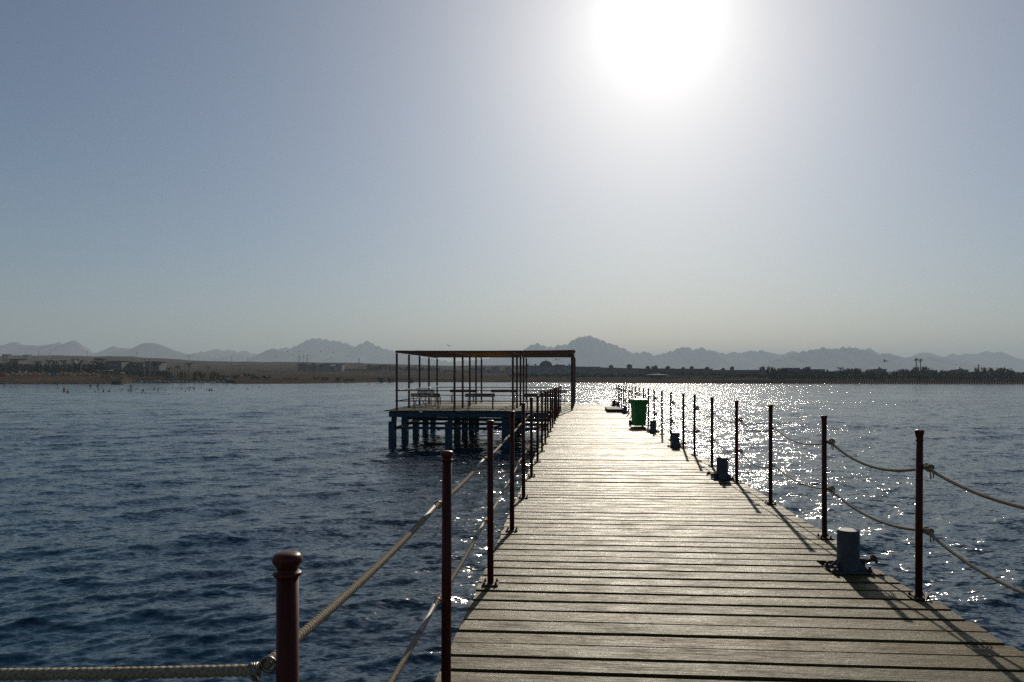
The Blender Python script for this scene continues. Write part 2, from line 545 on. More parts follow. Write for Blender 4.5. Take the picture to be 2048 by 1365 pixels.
# mountain ranges: (distance, depth, ridge points)
RANGES = [
 (5600, 900, [(-500, 735), (-300, 700), (-100, 694), (-20, 691), (10, 690), (25, 684.5), (35, 684), (45, 690), (60, 691.5), (68, 690.5), (80, 692), (100, 689), (112, 687), (118, 684.5), (126, 690), (134, 685), (142, 682.5), (149, 681), (155, 684), (163, 692), (172, 702), (184, 706), (193, 709), (205, 709), (212, 707), (218, 699), (225, 692.5), (231, 693), (238, 697), (246, 696), (255, 698), (275, 695), (282, 688), (290, 686.5), (306, 685.5), (316, 688), (330, 693), (342, 698), (352, 702), (365, 706), (380, 709), (392, 706), (400, 709), (440, 715), (452, 712), (462, 710.5), (474, 707.5), (484, 711), (500, 716), (512, 712), (520, 707), (534, 701), (545, 697), (552, 699), (566, 701.5), (580, 705), (600, 712), (612, 709), (625, 708), (640, 710), (655, 717), (662, 714), (668, 712), (676, 716), (690, 719), (720, 722), (760, 726), (800, 740)]),
 (7600, 1300, [(360, 745), (395, 706), (405, 703), (415, 704), (424, 700.5), (434, 698), (446, 702), (458, 700), (472, 703), (480, 705), (489, 701), (496, 704), (504, 708), (520, 708), (540, 704), (552, 700), (566, 697), (572, 695.5), (582, 697), (590, 693), (600, 688), (610, 683), (617, 680), (624, 676.5), (629, 679), (636, 676.5), (650, 679), (660, 681.5), (672, 682), (684, 685), (698, 689), (708, 694), (716, 691), (728, 685), (736, 682), (743, 686), (752, 691), (765, 697), (785, 702), (810, 708), (850, 716), (900, 724), (930, 722), (970, 719), (1000, 712), (1030, 706), (1044, 702), (1056, 694), (1066, 689.5), (1074, 686.5), (1082, 690), (1094, 694), (1106, 695.5), (1116, 690), (1124, 691.5), (1136, 688), (1146, 680), (1156, 676), (1160, 673), (1166, 676), (1172, 673), (1176, 670.5), (1184, 674), (1192, 677), (1200, 679), (1212, 685), (1226, 689), (1238, 694), (1250, 698), (1260, 705), (1272, 707), (1290, 703.5), (1302, 708), (1310, 712), (1322, 708.5), (1336, 705), (1348, 701), (1360, 696), (1374, 694), (1386, 700), (1394, 698), (1404, 695), (1412, 702), (1424, 701), (1440, 706), (1452, 708), (1466, 712), (1480, 716), (1498, 724), (1520, 730), (1560, 745)]),
 (6400, 1100, [(1500, 745), (1540, 722), (1556, 717), (1570, 713), (1590, 708), (1606, 703), (1616, 703), (1628, 699), (1644, 697), (1652, 695.5), (1660, 699), (1670, 698), (1684, 696.5), (1700, 694.5), (1710, 697), (1722, 699.5), (1732, 703), (1742, 710), (1752, 713), (1762, 708), (1772, 707), (1780, 709), (1792, 713), (1806, 716), (1820, 717), (1838, 718), (1856, 715), (1870, 716), (1886, 716), (1904, 723), (1930, 727), (1960, 740)]),
 (8200, 1000, [(1430, 745), (1446, 712), (1458, 706), (1470, 704), (1482, 707), (1494, 702.5), (1504, 702), (1514, 703.5), (1522, 700), (1530, 703), (1544, 706), (1556, 709), (1568, 710), (1576, 705), (1584, 702), (1592, 704), (1600, 709), (1700, 705), (1728, 701), (1738, 696.5), (1746, 702), (1760, 712), (1820, 716), (1834, 708), (1846, 705), (1860, 706), (1872, 711), (1890, 714), (1898, 711), (1906, 707), (1914, 711), (1926, 708), (1942, 708), (1956, 708), (1966, 704), (1976, 703), (1988, 706), (1996, 704), (2004, 704), (2012, 711), (2030, 716), (2048, 720), (2200, 712), (2400, 705), (2600, 745)]),
]
def build_mountains():
    for D, depth, pts in RANGES:
        x0, x1 = pts[0][0], pts[-1][0]
        px = np.arange(x0, x1, 1.5)
        y = interp(px, pts)
        y = y + sum(rng.normal() * 0.55 * np.sin(px / w + rng.random() * 6) for w in (1.3, 2.1, 3.4, 5.3)) + rng.normal(0, 0.10, len(px))
        H = np.maximum(EYE + (HOR - y) / FPX * D, 2)
        cross = np.linspace(-1, 1, 41)
        X = []; Y = []; Z = []
        nx = px / 11.0 + 0.8 * np.sin(px / 37.0) + 0.5 * np.sin(px / 13.0)
        for t in cross:
            k = 1 - abs(t)
            rid = 0.5 + 0.5 * np.sin(nx * 1.7 + 3 * t) * np.sin(nx * 0.63 + 5 * t + 1)
            f = k ** 1.1 * (1 - 0.06 * (1 - k) * rid)
            f = np.clip(f, 0, 1)
            Dp = D + t * depth
            X.append((px - 1024) / FPX * D * (1 + 0 * t) + 25 * np.sin(7 * t + nx)* (1 - k))
            Y.append(np.full_like(px, Dp) + 25 * np.sin(nx * 1.3 + 4 * t) * (1 - k))
            Z.append(H * f)
        me = grid_mesh('mountain', np.array(X), np.array(Y), np.array(Z), M['rock'], smooth=True)
        tag(link_obj('mountains', me), kind='structure')
build_mountains()

# ---------------------------------------------------------------- haze
HAZE = 0.00016
def build_haze():
    mb = MB()
    mb.box((0, 7400, (440 - 4.2) / 2), (26000, 16400, 440 + 4.2))
    m = bpy.data.materials.new('haze_air')
    m.use_nodes = True
    nt = m.node_tree
    nt.nodes.clear()
    out = nt.nodes.new('ShaderNodeOutputMaterial')
    pv = nt.nodes.new('ShaderNodeVolumePrincipled')
    pv.inputs['Color'].default_value = (0.62, 0.76, 0.89, 1)
    pv.inputs['Density'].default_value = HAZE
    pv.inputs['Anisotropy'].default_value = 0.1
    nt.links.new(pv.outputs[0], out.inputs['Volume'])
    o = mb.build('haze', m)
    tag(o, kind='stuff')
build_haze()
# ================================================================ pier frame
PA = math.atan((1140 - 1024) / FPX)      # heading of the pier
U = Vector((math.sin(PA), math.cos(PA), 0))
V = Vector((math.cos(PA), -math.sin(PA), 0))
def P(s, t, z=0.0):
    p = U * s + V * t
    return Vector((p.x, p.y, z))
def s_of(Y, t):
    return (Y + t * math.sin(PA)) / math.cos(PA)
T_L, T_R = -0.703, 2.60                   # deck edges
END = 43.8

# ---------------------------------------------------------------- pier
def plank(mb, t0, t1, s, w, th, z, ang, bow):
    """one board lying across, from t0 to t1, centred on s"""
    n = 7
    b = len(mb.v)
    cx = (t0 + t1) / 2
    e = 0.004
    for i in range(n):
        k = i / (n - 1)
        x = t0 + (t1 - t0) * k
        y = s + (x - cx) * ang + bow * (k - 0.5) ** 2 * 4 + rng.normal() * 0.0006
        zz = z + rng.normal() * 0.0006
        for dy, dz in ((-w / 2, -th), (-w / 2, -e), (-w / 2 + e, 0), (w / 2 - e, 0), (w / 2, -e), (w / 2, -th)):
            mb.v.append((x, y + dy, zz + dz))
    for i in range(n - 1):
        for k in range(6):
            j = (k + 1) % 6
            mb.f.append([b + i * 6 + k, b + i * 6 + j, b + (i + 1) * 6 + j, b + (i + 1) * 6 + k])
    mb.f.append([b + k for k in (0, 5, 4, 3, 2, 1)])
    mb.f.append([b + (n - 1) * 6 + k for k in range(6)])

BOLL_S = [6.50, 12.15, 17.45, 22.1, 33.3, 37.9, 41.8]
def build_pier():
    root = empty('pier', P(0, 0, 0), -PA,
                 'long straight wooden boardwalk pier of weathered cross planks running out from the camera', 'pier')
    mb = MB()
    NL = []
    NBM = MB().lathe([(0.0055, 0.0005), (0.005, 0.0022)], n=6).mesh('nail_head', M['rust'])
    s = -2.6
    while s < END:
        w = 0.186 + rng.normal() * (0.007 if s < 10 else 0.012)
        gap = ([0.020, 0.030, 0.038, 0.046] if s < 10 else [0.010, 0.028, 0.036, 0.045])[int(rng.integers(0, 4))]
        if s < 1.95: t0, t1 = -3.2, T_R
        else: t0, t1 = T_L + rng.normal() * 0.006, T_R + rng.normal() * 0.010
        for bs in BOLL_S:
            if 0.13 < s + w / 2 - bs < 0.34: t1 = 2.12 if bs < 7 else T_R
        if abs(s - BOLL_S[0]) < 0.8 and t1 > 2.2: t1 -= 0.05
        plank(mb, t0, t1, s + w / 2, w, 0.045, rng.normal() * (0.0018 if s < 10 else 0.0035), rng.normal() * 0.0014, rng.normal() * 0.003)
        if 4.0 < s < 9.2:
            for t in (-0.45, 0.55, 1.5, 2.38):
                NL.append((t + rng.normal() * 0.02, s + w * (0.3 + 0.4 * rng.random())))
        s += w + gap
    dk = mb.build('deck_planks', M['deck'], root)
    for k, (x, y) in enumerate(NL): link_obj('nail_head', NBM, dk, (x, y, 0))
    for t in (-0.45, 0.55, 1.5, 2.38):
        MB().beam((t, -2.6, -0.135), (t, END - 0.1, -0.135), 0.08, 0.17).build('joist', M['darkwood'], root)
    for i, s in enumerate([0.6] + BOLL_S):
        MB().box(((T_L + T_R) / 2, s, -0.33), (T_R - T_L + 0.1, 0.2, 0.2)).build('crossbeam', M['bluepaint'], root)
        for t in (-0.4, 2.28):
            MB().lathe([(0.14, -4.0), (0.14, -0.44)], (t, s, 0), 14).build('pile', M['bluepaint'], root, smooth=False)
    for t in (-2.9,):
        MB().lathe([(0.14, -4.0), (0.14, -0.06)], (t, 0.6, 0), 14).build('pile', M['bluepaint'], root)
    return root
build_pier()

# ---------------------------------------------------------------- railing posts
PH = 1.21
def post_meshes(kind, h):
    r = 0.0245
    sh = MB().lathe([(r, 0.004), (r, h - 0.054)], n=18).mesh('shaft', M['post'], True)
    if kind == 'knob':
        prof = [(0.0245, h - 0.070), (0.0300, h - 0.066), (0.0325, h - 0.061), (0.0300, h - 0.056), (0.0225, h - 0.053),
                (0.0225, h - 0.046), (0.0265, h - 0.038), (0.0315, h - 0.029), (0.0330, h - 0.021), (0.0315, h - 0.012),
                (0.0265, h - 0.005), (0.017, h - 0.001), (0.002, h)]
        prof = [(r_, h - (h - z_) * 0.78) for r_, z_ in prof]
    else:
        prof = [(0.0245, h - 0.080), (0.0290, h - 0.077), (0.0290, h - 0.072), (0.0240, h - 0.068), (0.0240, h - 0.060),
                (0.0270, h - 0.035), (0.0315, h - 0.014), (0.0325, h - 0.007), (0.0310, h - 0.001), (0.018, h), (0.002, h)]
    cp = MB().lathe(prof, n=20).mesh('cap', M['post'], True)
    bp = MB().box((0, 0, 0.006), (0.125, 0.125, 0.008)).mesh('base_plate', M['rust'])
    bolt = MB().lathe([(0.011, 0.010), (0.011, 0.022), (0.006, 0.022), (0.006, 0.034)], n=6).mesh('bolt', M['rust'])
    return sh, cp, bp, bolt
POSTM = {}
def railing_post(s, t, kind, side, h, label, group, eyes=(0.96, 0.48)):
    key = (kind, round(h, 2))
    if key not in POSTM: POSTM[key] = post_meshes(kind, round(h, 2))
    sh, cp, bp, bo = POSTM[key]
    o = empty('railing_post', P(s, t, 0.003), -PA, label, 'post', group)
    link_obj('shaft', sh, o); link_obj('cap', cp, o)
    b = link_obj("base_plate", bp, o)
    for x in (-0.045, 0.045):
        for y in (-0.045, 0.045): link_obj('bolt', bo, b, (x, y, 0))
    for i, z in enumerate(eyes):
        k = ('eye', side, i)
        if k not in POSTM:
            mb = MB().torus((side * 0.043, 0, z), 0.0165, 0.0042, (0, 1, 0.15), 16, 7)
            mb.tube([(side * 0.018, 0, z), (side * 0.028, 0, z)], 0.009, 8)
            POSTM[k] = mb.mesh('rope_eye', M['galv'], True)
        link_obj('rope_eye', POSTM[k], o)
    lean = rng.normal() * 0.003
    o.rotation_euler = (rng.normal() * 0.003, lean, -PA)
    return o
ORD = ['nearest', 'second', 'third', 'fourth', 'fifth', 'sixth', 'seventh', 'eighth', 'ninth', 'tenth', 'eleventh', 'twelfth',
       'thirteenth', 'fourteenth', 'fifteenth', 'sixteenth', 'seventeenth', 'eighteenth', 'nineteenth', 'twentieth',
       'twenty-first', 'twenty-second', 'twenty-third', 'twenty-fourth', 'twenty-fifth', 'twenty-sixth', 'twenty-seventh', 'twenty-eighth']
LEFT = []
# (base offset below horizon in photo px, x, top row)
for off, x, top in ((1450, 577, 1104), (646, 892, 904), (416.5, 981, 842), (309.5, 1024, 822), (243.5, 1047, 806), (200, 1063, 795),
                    (172, 1075, 791), (151, 1084, 785), (136, 1090.5, 783), (121.5, 1095.7, 780), (111.6, 1101, 779), (103, 1105, 777.5),
                    (95.5, 1108.3, 776.5), (89, 1111, 775.5), (83.5, 1113.5, 775), (79, 1116, 774), (74.5, 1118.5, 773), (71, 1121.4, 772.3)):
    Y = FPX * EYE / off
    t = (x - 1140) * Y / FPX * math.cos(PA)
    h = EYE - (top - HOR) / FPX * Y
    LEFT.append((s_of(Y, t), t, h))
for i, (s, t, h) in enumerate(LEFT):
    n = ORD[i]
    if i == 0: lb = 'nearest brown post of the left rope railing, big round knob cap, foot below the frame'
    elif i == len(LEFT) - 1: lb = 'last and farthest brown post of the left rope railing, beside the pergola'
    else: lb = '%s brown knob-topped post of the left rope railing, counted from the camera' % n
    railing_post(s, t, 'knob', -1, h, lb, 'brown posts of the left rope railing')
RX = [2232, 1837.5, 1649, 1541, 1473.3, 1424, 1389, 1366.8, 1341.7, 1324, 1308.3, 1296.7, 1287, 1278, 1271, 1264, 1257.7, 1252, 1247, 1243, 1239.3, 1236.5, 1232]
RT = [None, 860, 832, 811, 802, 795, 790, 787.5, 784, 782, 780, 777.3, 777, 776, 774, 773, 772.6, 772.6, 772, 771, 770, 770, 770]
RIGHT = []
for x, top in zip(RX, RT):
    Y = FPX * 2.508 / (x - 1140) / math.cos(PA)
    h = 1.205 if top is None else EYE - (top - HOR) / FPX * Y
    RIGHT.append((s_of(Y, 2.508), 2.508, min(max(h, 1.12), 1.26)))
for i, (s, t, h) in enumerate(RIGHT):
    if i == 0: lb = 'brown post of the right rope railing just outside the right edge of the view'
    elif i == 1: lb = 'nearest whole brown post of the right rope railing, flat flared cap'
    elif i == len(RIGHT) - 1: lb = 'last and farthest thin post of the right rope railing at the pier end'
    else: lb = '%s brown flat-capped post of the right rope railing counting from the camera' % ORD[i - 1]
    railing_post(s, t, 'flat', 1, h, lb, 'brown posts of the right rope railing', eyes=(0.95, 0.48))
EXTRA = (0.95, -2.05)      # post just left of the frame that takes the cross rope
railing_post(s_of(1.70, -2.3), -2.3, 'knob', 1, 1.21, 'knob-topped post of the cross rope beyond the left edge of view', 'brown posts of the left rope railing')

# ---------------------------------------------------------------- ropes
def sag_span(a, b, sag, n):
    out = []
    for i in range(n):
        k = i / n
        p = a.lerp(b, k)
        p.z -= sag * 4 * k * (1 - k)
        out.append(p)
    return out
def rope(points, sags, label, r=0.0125, near=5.6, sleeve=None):
    """one laid rope threaded through all the eyes of a railing"""
    nearp, farp = [], []
    for i in range(len(points) - 1):
        a, b = points[i], points[i + 1]
        L = (b - a).length
        d = min(a.y, b.y)
        step = 0.0042 if d < near else 0.12
        seg = sag_span(a, b, sags[i], max(4, int(L / step)))
        (nearp if d < near else farp).extend(seg)
    farp.append(points[-1])
    o = None
    mb = MB()
    if len(nearp) > 2:
        mb.tube(nearp + [farp[0]], r * 1.05, 18, lobes=3, twist=2 * math.pi / 3 / 0.0165, amp=0.24)
    mb.tube(farp, r * 0.95, 8)
    o = mb.build('rope', M['rope'], smooth=True)
    tag(o, label, 'rope', 'ropes of the pier railings')
    return o
def lashing(o, p, d, size=1.0):
    size *= 0.8
    """a tied knot with loose ends where a rope meets its eye"""
    mb = MB()
    rr = random.Random(int(p.x * 1000) ^ int(p.y * 977))
    for k in range(4):
        ax = Vector((rr.uniform(-.5, .5), rr.uniform(-.5, .5), rr.uniform(-1, 1)))
        c = p + d * (0.012 + 0.017 * k) * size + Vector((rr.uniform(-.008, .008), 0, rr.uniform(-.010, .012))) * size
        mb.torus(c, (0.019 + rr.uniform(-.003, .006)) * size, 0.0065 * size, d + ax * 0.35, 14, 6)
    for k in range(2):
        q = p + Vector((0.02 * k, 0, -0.01))
        e = q + Vector((rr.uniform(-.01, .03), rr.uniform(-.03, .03), -rr.uniform(0.035, 0.08))) * size
        mb.tube([q, (q + e) / 2 + Vector((0.012, 0, 0.008)), e], 0.005 * size, 6)
    mb.build('knot', M['rope'], o, smooth=True)
def side_rope(posts, z, side, sagf, label, knots=(), r=0.0100):
    pts = [P(s, t + side * 0.052, z + rng.normal() * 0.008) for s, t, h in posts]
    sg = [sagf * (0.8 + 0.4 * rng.random()) for _ in pts]
    o = rope(pts, sg, label, r)
    for i in range(len(pts)):
        if (i in knots) or (i > 5 and i % 2 == 0 and side > 0):
            d = (pts[max(i - 1, 0)] - pts[i])
            if i == 0: d = pts[0] - pts[1]
            d.normalize()
            lashing(o, pts[i] + Vector((0.0, 0, 0.004)), d, 1.25 if i < 6 else 1.6)
    return o, pts
ru, ptsu = side_rope(LEFT, 0.96, -1, 0.018, 'upper straw-coloured rope of the left railing, pulled nearly straight')
rl, ptsl = side_rope(LEFT, 0.48, -1, 0.018, 'lower straw-coloured rope of the left railing, pulled nearly straight')
side_rope(RIGHT, 0.95, 1, 0.105, 'upper rope of the right railing, hanging in slack curves', knots=(1, 2, 4), r=0.0088)
side_rope(RIGHT, 0.48, 1, 0.095, 'lower rope of the right railing, hanging in slack curves', knots=(1, 2, 4), r=0.0088)
# smooth hose sleeves slipped over the left ropes behind some eyes
def sleeve(o, pts, i, L):
    a, b = pts[i], pts[i - 1] if i else pts[i + 1]
    d = (b - a).normalized()
    q = [a + d * (0.02 + L * k / 8) for k in range(9)]
    for k, v in enumerate(q):
        kk = (v - a).length / (b - a).length
        v.z -= 0.018 * 4 * kk * (1 - kk)
    MB().tube(q, 0.0125, 12).build('hose_sleeve', M['galv' if False else 'rope_grey'], o, smooth=True)
M['rope_grey'] = simple('grey_hose', (0.20, 0.18, 0.16), 0.6, scale=30)
sleeve(rl, ptsl, 1, 0.42); sleeve(ru, ptsu, 1, 0.30); sleeve(ru, ptsu, 2, 0.45); sleeve(rl, ptsl, 2, 0.5)
# cross rope leaving the nearest left post to the left
a = ptsu[0] + Vector((-0.012, 0, -0.012)); b = P(s_of(1.70, -2.3), -2.24, 0.955)
cr = MB(); seg = sag_span(a, b, 0.012, int((b - a).length / 0.005)) + [b]
cr.tube(seg, 0.0115, 18, lobes=3, twist=2 * math.pi / 3 / 0.016, amp=0.2)
cro = cr.build('rope', M['rope'], smooth=True)
tag(cro, 'thick twisted rope running level to the left from the nearest knobbed post', 'rope')
mbc = MB()
for k in range(3):
    mbc.torus(a + Vector((-0.004 - 0.006 * k, -0.004, -0.002)), 0.0175, 0.0035, (1, 0.3 * k, 0.15), 18, 7)
mbc.build('end_clamp', M['galv'], cro, smooth=True)
# rope across the far end of the pier
for z, wd in ((0.95, 'upper'), (0.48, 'lower')):
    a = P(RIGHT[-1][0], 2.5, z); b = P(END + 0.2, 0.16, z)
    e = MB().tube(sag_span(a, b, 0.12, 24) + [b], 0.014, 6).build('rope', M['rope'], smooth=True)
    tag(e, '%s thin rope slung across the far end of the pier from the pergola' % wd, 'rope')

# ---------------------------------------------------------------- bollards
def bollard_proto():
    root = empty('mooring_bollard')
    n = 28
    b = MB().lathe([(0.088, 0.010), (0.088, 0.325), (0.085, 0.330)], n=n)
    link_obj('drum', b.mesh('drum', M['bollard'], False), root)
    for p in root.children: pass
    M_ = MB().lathe([(0.084, 0.331), (0.084, 0.334)], n=n).mesh('top_lid', M['bollard'], False)
    link_obj('top_lid', M_, root)
    MB().box((0, 0, 0.005), (0.31, 0.24, 0.008), rz=0.12).build('base_plate', M['bollard'], root)
    for a in (20, 160, 200, 340):
        x, y = math.cos(R(a)), math.sin(R(a))
        g = MB()
        px, py = -y * 0.005, x * 0.005
        v = [(x * 0.087, y * 0.087, 0.010), (x * 0.155, y * 0.155, 0.010), (x * 0.087, y * 0.087, 0.085)]
        for k in (-1, 1): g.v += [(q[0] + k * px, q[1] + k * py, q[2]) for q in v]
        g.f += [[0, 2, 1], [3, 4, 5], [0, 1, 4, 3], [1, 2, 5, 4], [2, 0, 3, 5]]
        g.build('gusset', M['bollard'], root)
    for x, y in ((-0.135, -0.09), (0.14, -0.085), (-0.145, 0.075), (0.13, 0.10)):
        MB().lathe([(0.022, 0.010), (0.022, 0.030), (0.012, 0.030), (0.012, 0.055)], (x, y, 0), 6).build('bolt', M['rust'], root)
    h = MB()
    h.tube([(0.09, 0.03, 0.075), (0.13, 0.03, 0.075), (0.17, 0.035, 0.07), (0.20, 0.04, 0.085), (0.225, 0.045, 0.095), (0.24, 0.05, 0.075), (0.245, 0.05, 0.05)],
           [0.020, 0.020, 0.017, 0.014, 0.017, 0.014, 0.011], 8)
    h.torus((0.215, 0.045, 0.092), 0.022, 0.008, (0.4, 1, 0.2), 12, 6)
    h.build('hose_fitting', M['rust'], root, smooth=True)
    return root
bp = bollard_proto()
BL = ['nearest and largest-looking blue-grey steel bollard, in front of the nearest right railing post',
      'second blue-grey steel bollard along the right railing, with dark fittings on both sides',
      'third blue-grey bollard along the right railing, between the second one and the green bin',
      'fourth blue-grey bollard along the right railing, standing just in front of the green bin',
      'fifth small bollard along the right railing, first one beyond the green bin',
      'sixth small bollard, second beyond the green bin near the wooden hatch',
      'last and farthest small bollard at the end of the right railing']
for i, s in enumerate(BOLL_S):
    o = bp if i == 0 else copy_tree(bp)
    o.location = P(s, 2.28 if i == 0 else 2.36, 0.006)
    o.rotation_euler = (0, 0, -PA + (0 if i < 1 else math.pi if i % 2 else 0.15))
    tag(o, BL[i], 'bollard', 'bollards along the right side of the pier')

# ---------------------------------------------------------------- wheeled bin
def build_bin():
    root = empty('wheeled_bin', P(s_of(24.4, 2.15), 2.18, 0.005), -PA + R(14),
                 'green plastic wheeled rubbish bin with closed lid standing by the right railing', 'bin')
    mb = MB()
    def ring(w, d, z, r=0.05):
        pts = []
        for cx, cy, a0 in ((w / 2 - r, d / 2 - r, 0), (-w / 2 + r, d / 2 - r, 90), (-w / 2 + r, -d / 2 + r, 180), (w / 2 - r, -d / 2 + r, 270)):
            for k in range(5):
                a = R(a0 + 22.5 * k)
                pts.append((cx + r * math.cos(a), cy + r * math.sin(a), z))
        return pts
    def loft(mb, rings):
        b = len(mb.v); n = len(rings[0])
        for q in rings: mb.v += q
        for i in range(len(rings) - 1):
            for k in range(n):
                j = (k + 1) % n
                mb.f.append([b + i * n + k, b + i * n + j, b + (i + 1) * n + j, b + (i + 1) * n + k])
        mb.f.append([b + k for k in reversed(range(n))])
        mb.f.append([b + (len(rings) - 1) * n + k for k in range(n)])
    loft(mb, [ring(0.33, 0.40, 0.03), ring(0.345, 0.41, 0.06), ring(0.40, 0.48, 0.62), ring(0.405, 0.49, 0.72), ring(0.46, 0.53, 0.74), ring(0.465, 0.535, 0.80)])
    for x in (-0.1, 0.0, 0.1):
        mb.box((x, -0.222, 0.35), (0.03, 0.03, 0.42))
    mb.build('body', M['green'], root)
    ld = MB()
    loft(ld, [ring(0.49, 0.56, 0.803), ring(0.50, 0.57, 0.83), ring(0.46, 0.53, 0.865), ring(0.30, 0.36, 0.885)])
    ld.build('lid', M['green'], root)
    for x in (-0.21, 0.21):
        w = MB().tube([(x - 0.025, 0.22, 0.095), (x + 0.025, 0.22, 0.095)], 0.095, 20).build('wheel', M['tyre'], root)
        MB().tube([(x - 0.027, 0.22, 0.095), (x + 0.027, 0.22, 0.095)], 0.04, 12).build('hub', M['galv'], w)
    MB().tube([(-0.21, 0.22, 0.095), (0.21, 0.22, 0.095)], 0.012, 8).build('axle', M['galv'], root)
    MB().tube([(-0.17, 0.26, 0.80), (-0.17, 0.32, 0.83), (0.17, 0.32, 0.83), (0.17, 0.26, 0.80)], 0.014, 8).build('handle', M['green'], root)
build_bin()

# wooden hatch lying on the deck
def build_hatch():
    root = empty('wooden_hatch', P(s_of(35.2, 2.0), 2.02, 0.004), -PA, 'low dark wooden hatch lying flat on the deck beyond the green bin', 'hatch')
    top = MB()
    for k in range(6):
        top.box((-0.31 + k * 0.124, 0, 0.13), (0.118, 2.7, 0.03))
    top.build('top_boards', M['darkwood'], root)
    f = MB()
    for x in (-0.34, 0.34): f.box((x, 0, 0.056), (0.05, 2.6, 0.11))
    for y in (-1.26, 0, 1.26): f.box((0, y, 0.056), (0.62, 0.05, 0.108))
    f.build('frame', M['darkwood'], root)
build_hatch()

# ---------------------------------------------------------------- platform and pergola
S0 = 35.9
TP = [-8.19, -5.43, -2.67, 0.09]
SP = [S0 + 2.77 * i for i in range(5)]
def build_platform():
    root = empty('side_platform', P(0, 0, 0), -PA, 'square timber platform on blue piles joined to the left side of the pier', 'platform')
    mb = MB()
    s = S0 - 0.42
    while s < SP[-1] + 0.35:
        w = 0.20 + rng.normal() * 0.008
        x1 = T_L - 0.004 if s < END - 0.1 else 0.4
        plank(mb, TP[0] - 0.52, x1, s + w / 2, w, 0.045, rng.normal() * 0.003, rng.normal() * 0.001, 0)
        s += w + [0.01, 0.02, 0.03][int(rng.integers(0, 3))]
    mb.build('deck_planks', M['deck'], root)
    s1 = SP[-1] + 0.3
    MB().box(((TP[0] - 0.3 + T_L) / 2, S0 - 0.30, -0.20), (T_L - TP[0] + 0.3, 0.12, 0.24)).build('rim_beam', M['bluepaint'], root)
    for t in (TP[0] - 0.30, -5.6, -2.9, -1.0):
        MB().box((t, (S0 + s1) / 2, -0.21), (0.14, s1 - S0, 0.25)).build('rim_beam', M['bluepaint'], root)
    MB().box(((TP[0] - 0.3 + 0.2) / 2, s1, -0.20), (0.5 - TP[0], 0.12, 0.24)).build('rim_beam', M['bluepaint'], root)
    for t in np.arange(-8.0, -0.8, 0.62):
        MB().box((float(t), (S0 + s1) / 2, -0.085), (0.06, s1 - S0 - 0.3, 0.075)).build('joist', M['darkwood'], root)
    ts = (-8.42, -5.72, -3.05, -0.62)
    for j, s in enumerate((S0 + 0.1, S0 + 2.9, S0 + 5.7, S0 + 8.5, S0 + 11.0)):
        for i, t in enumerate(ts):
            z1 = -0.55 if (j == 0 and i in (0, 1)) else -0.345
            MB().box((t, s, (z1 - 4.0) / 2), (0.31, 0.31, z1 + 4.0), rz=0.05 * (i - 1)).build('pile', M['bluepaint'], root)
            if z1 < -0.5:
                MB().box((t + 0.08, s, -0.44), (0.22, 0.22, 0.21)).build('pile_head', M['bluepaint'], root)
        MB().beam((ts[0], s + 0.19, -0.86 + 0.05 * j), (ts[3], s + 0.19, -0.90 + 0.04 * j), 0.06, 0.13).build('brace', M['bluepaint'], root)
        MB().beam((ts[0], s + 0.05, -0.55), (ts[3], s + 0.05, -0.58 - 0.03 * j), 0.06, 0.12).build('brace', M['darkwood'], root) if j > 0 else None
    for i, t in enumerate(ts):
        MB().beam((t + 0.19, S0 + 0.1, -0.86), (t + 0.19, S0 + 11.0, -0.72), 0.06, 0.13).build('brace', M['bluepaint'], root)
    for i in (1, 2, 3):
        MB().beam((ts[i] + 0.22, S0 + 3, -0.75), (ts[i] - 1.9, S0 + 8, -1.5), 0.05, 0.1).build('brace', M['darkwood'], root)
build_platform()

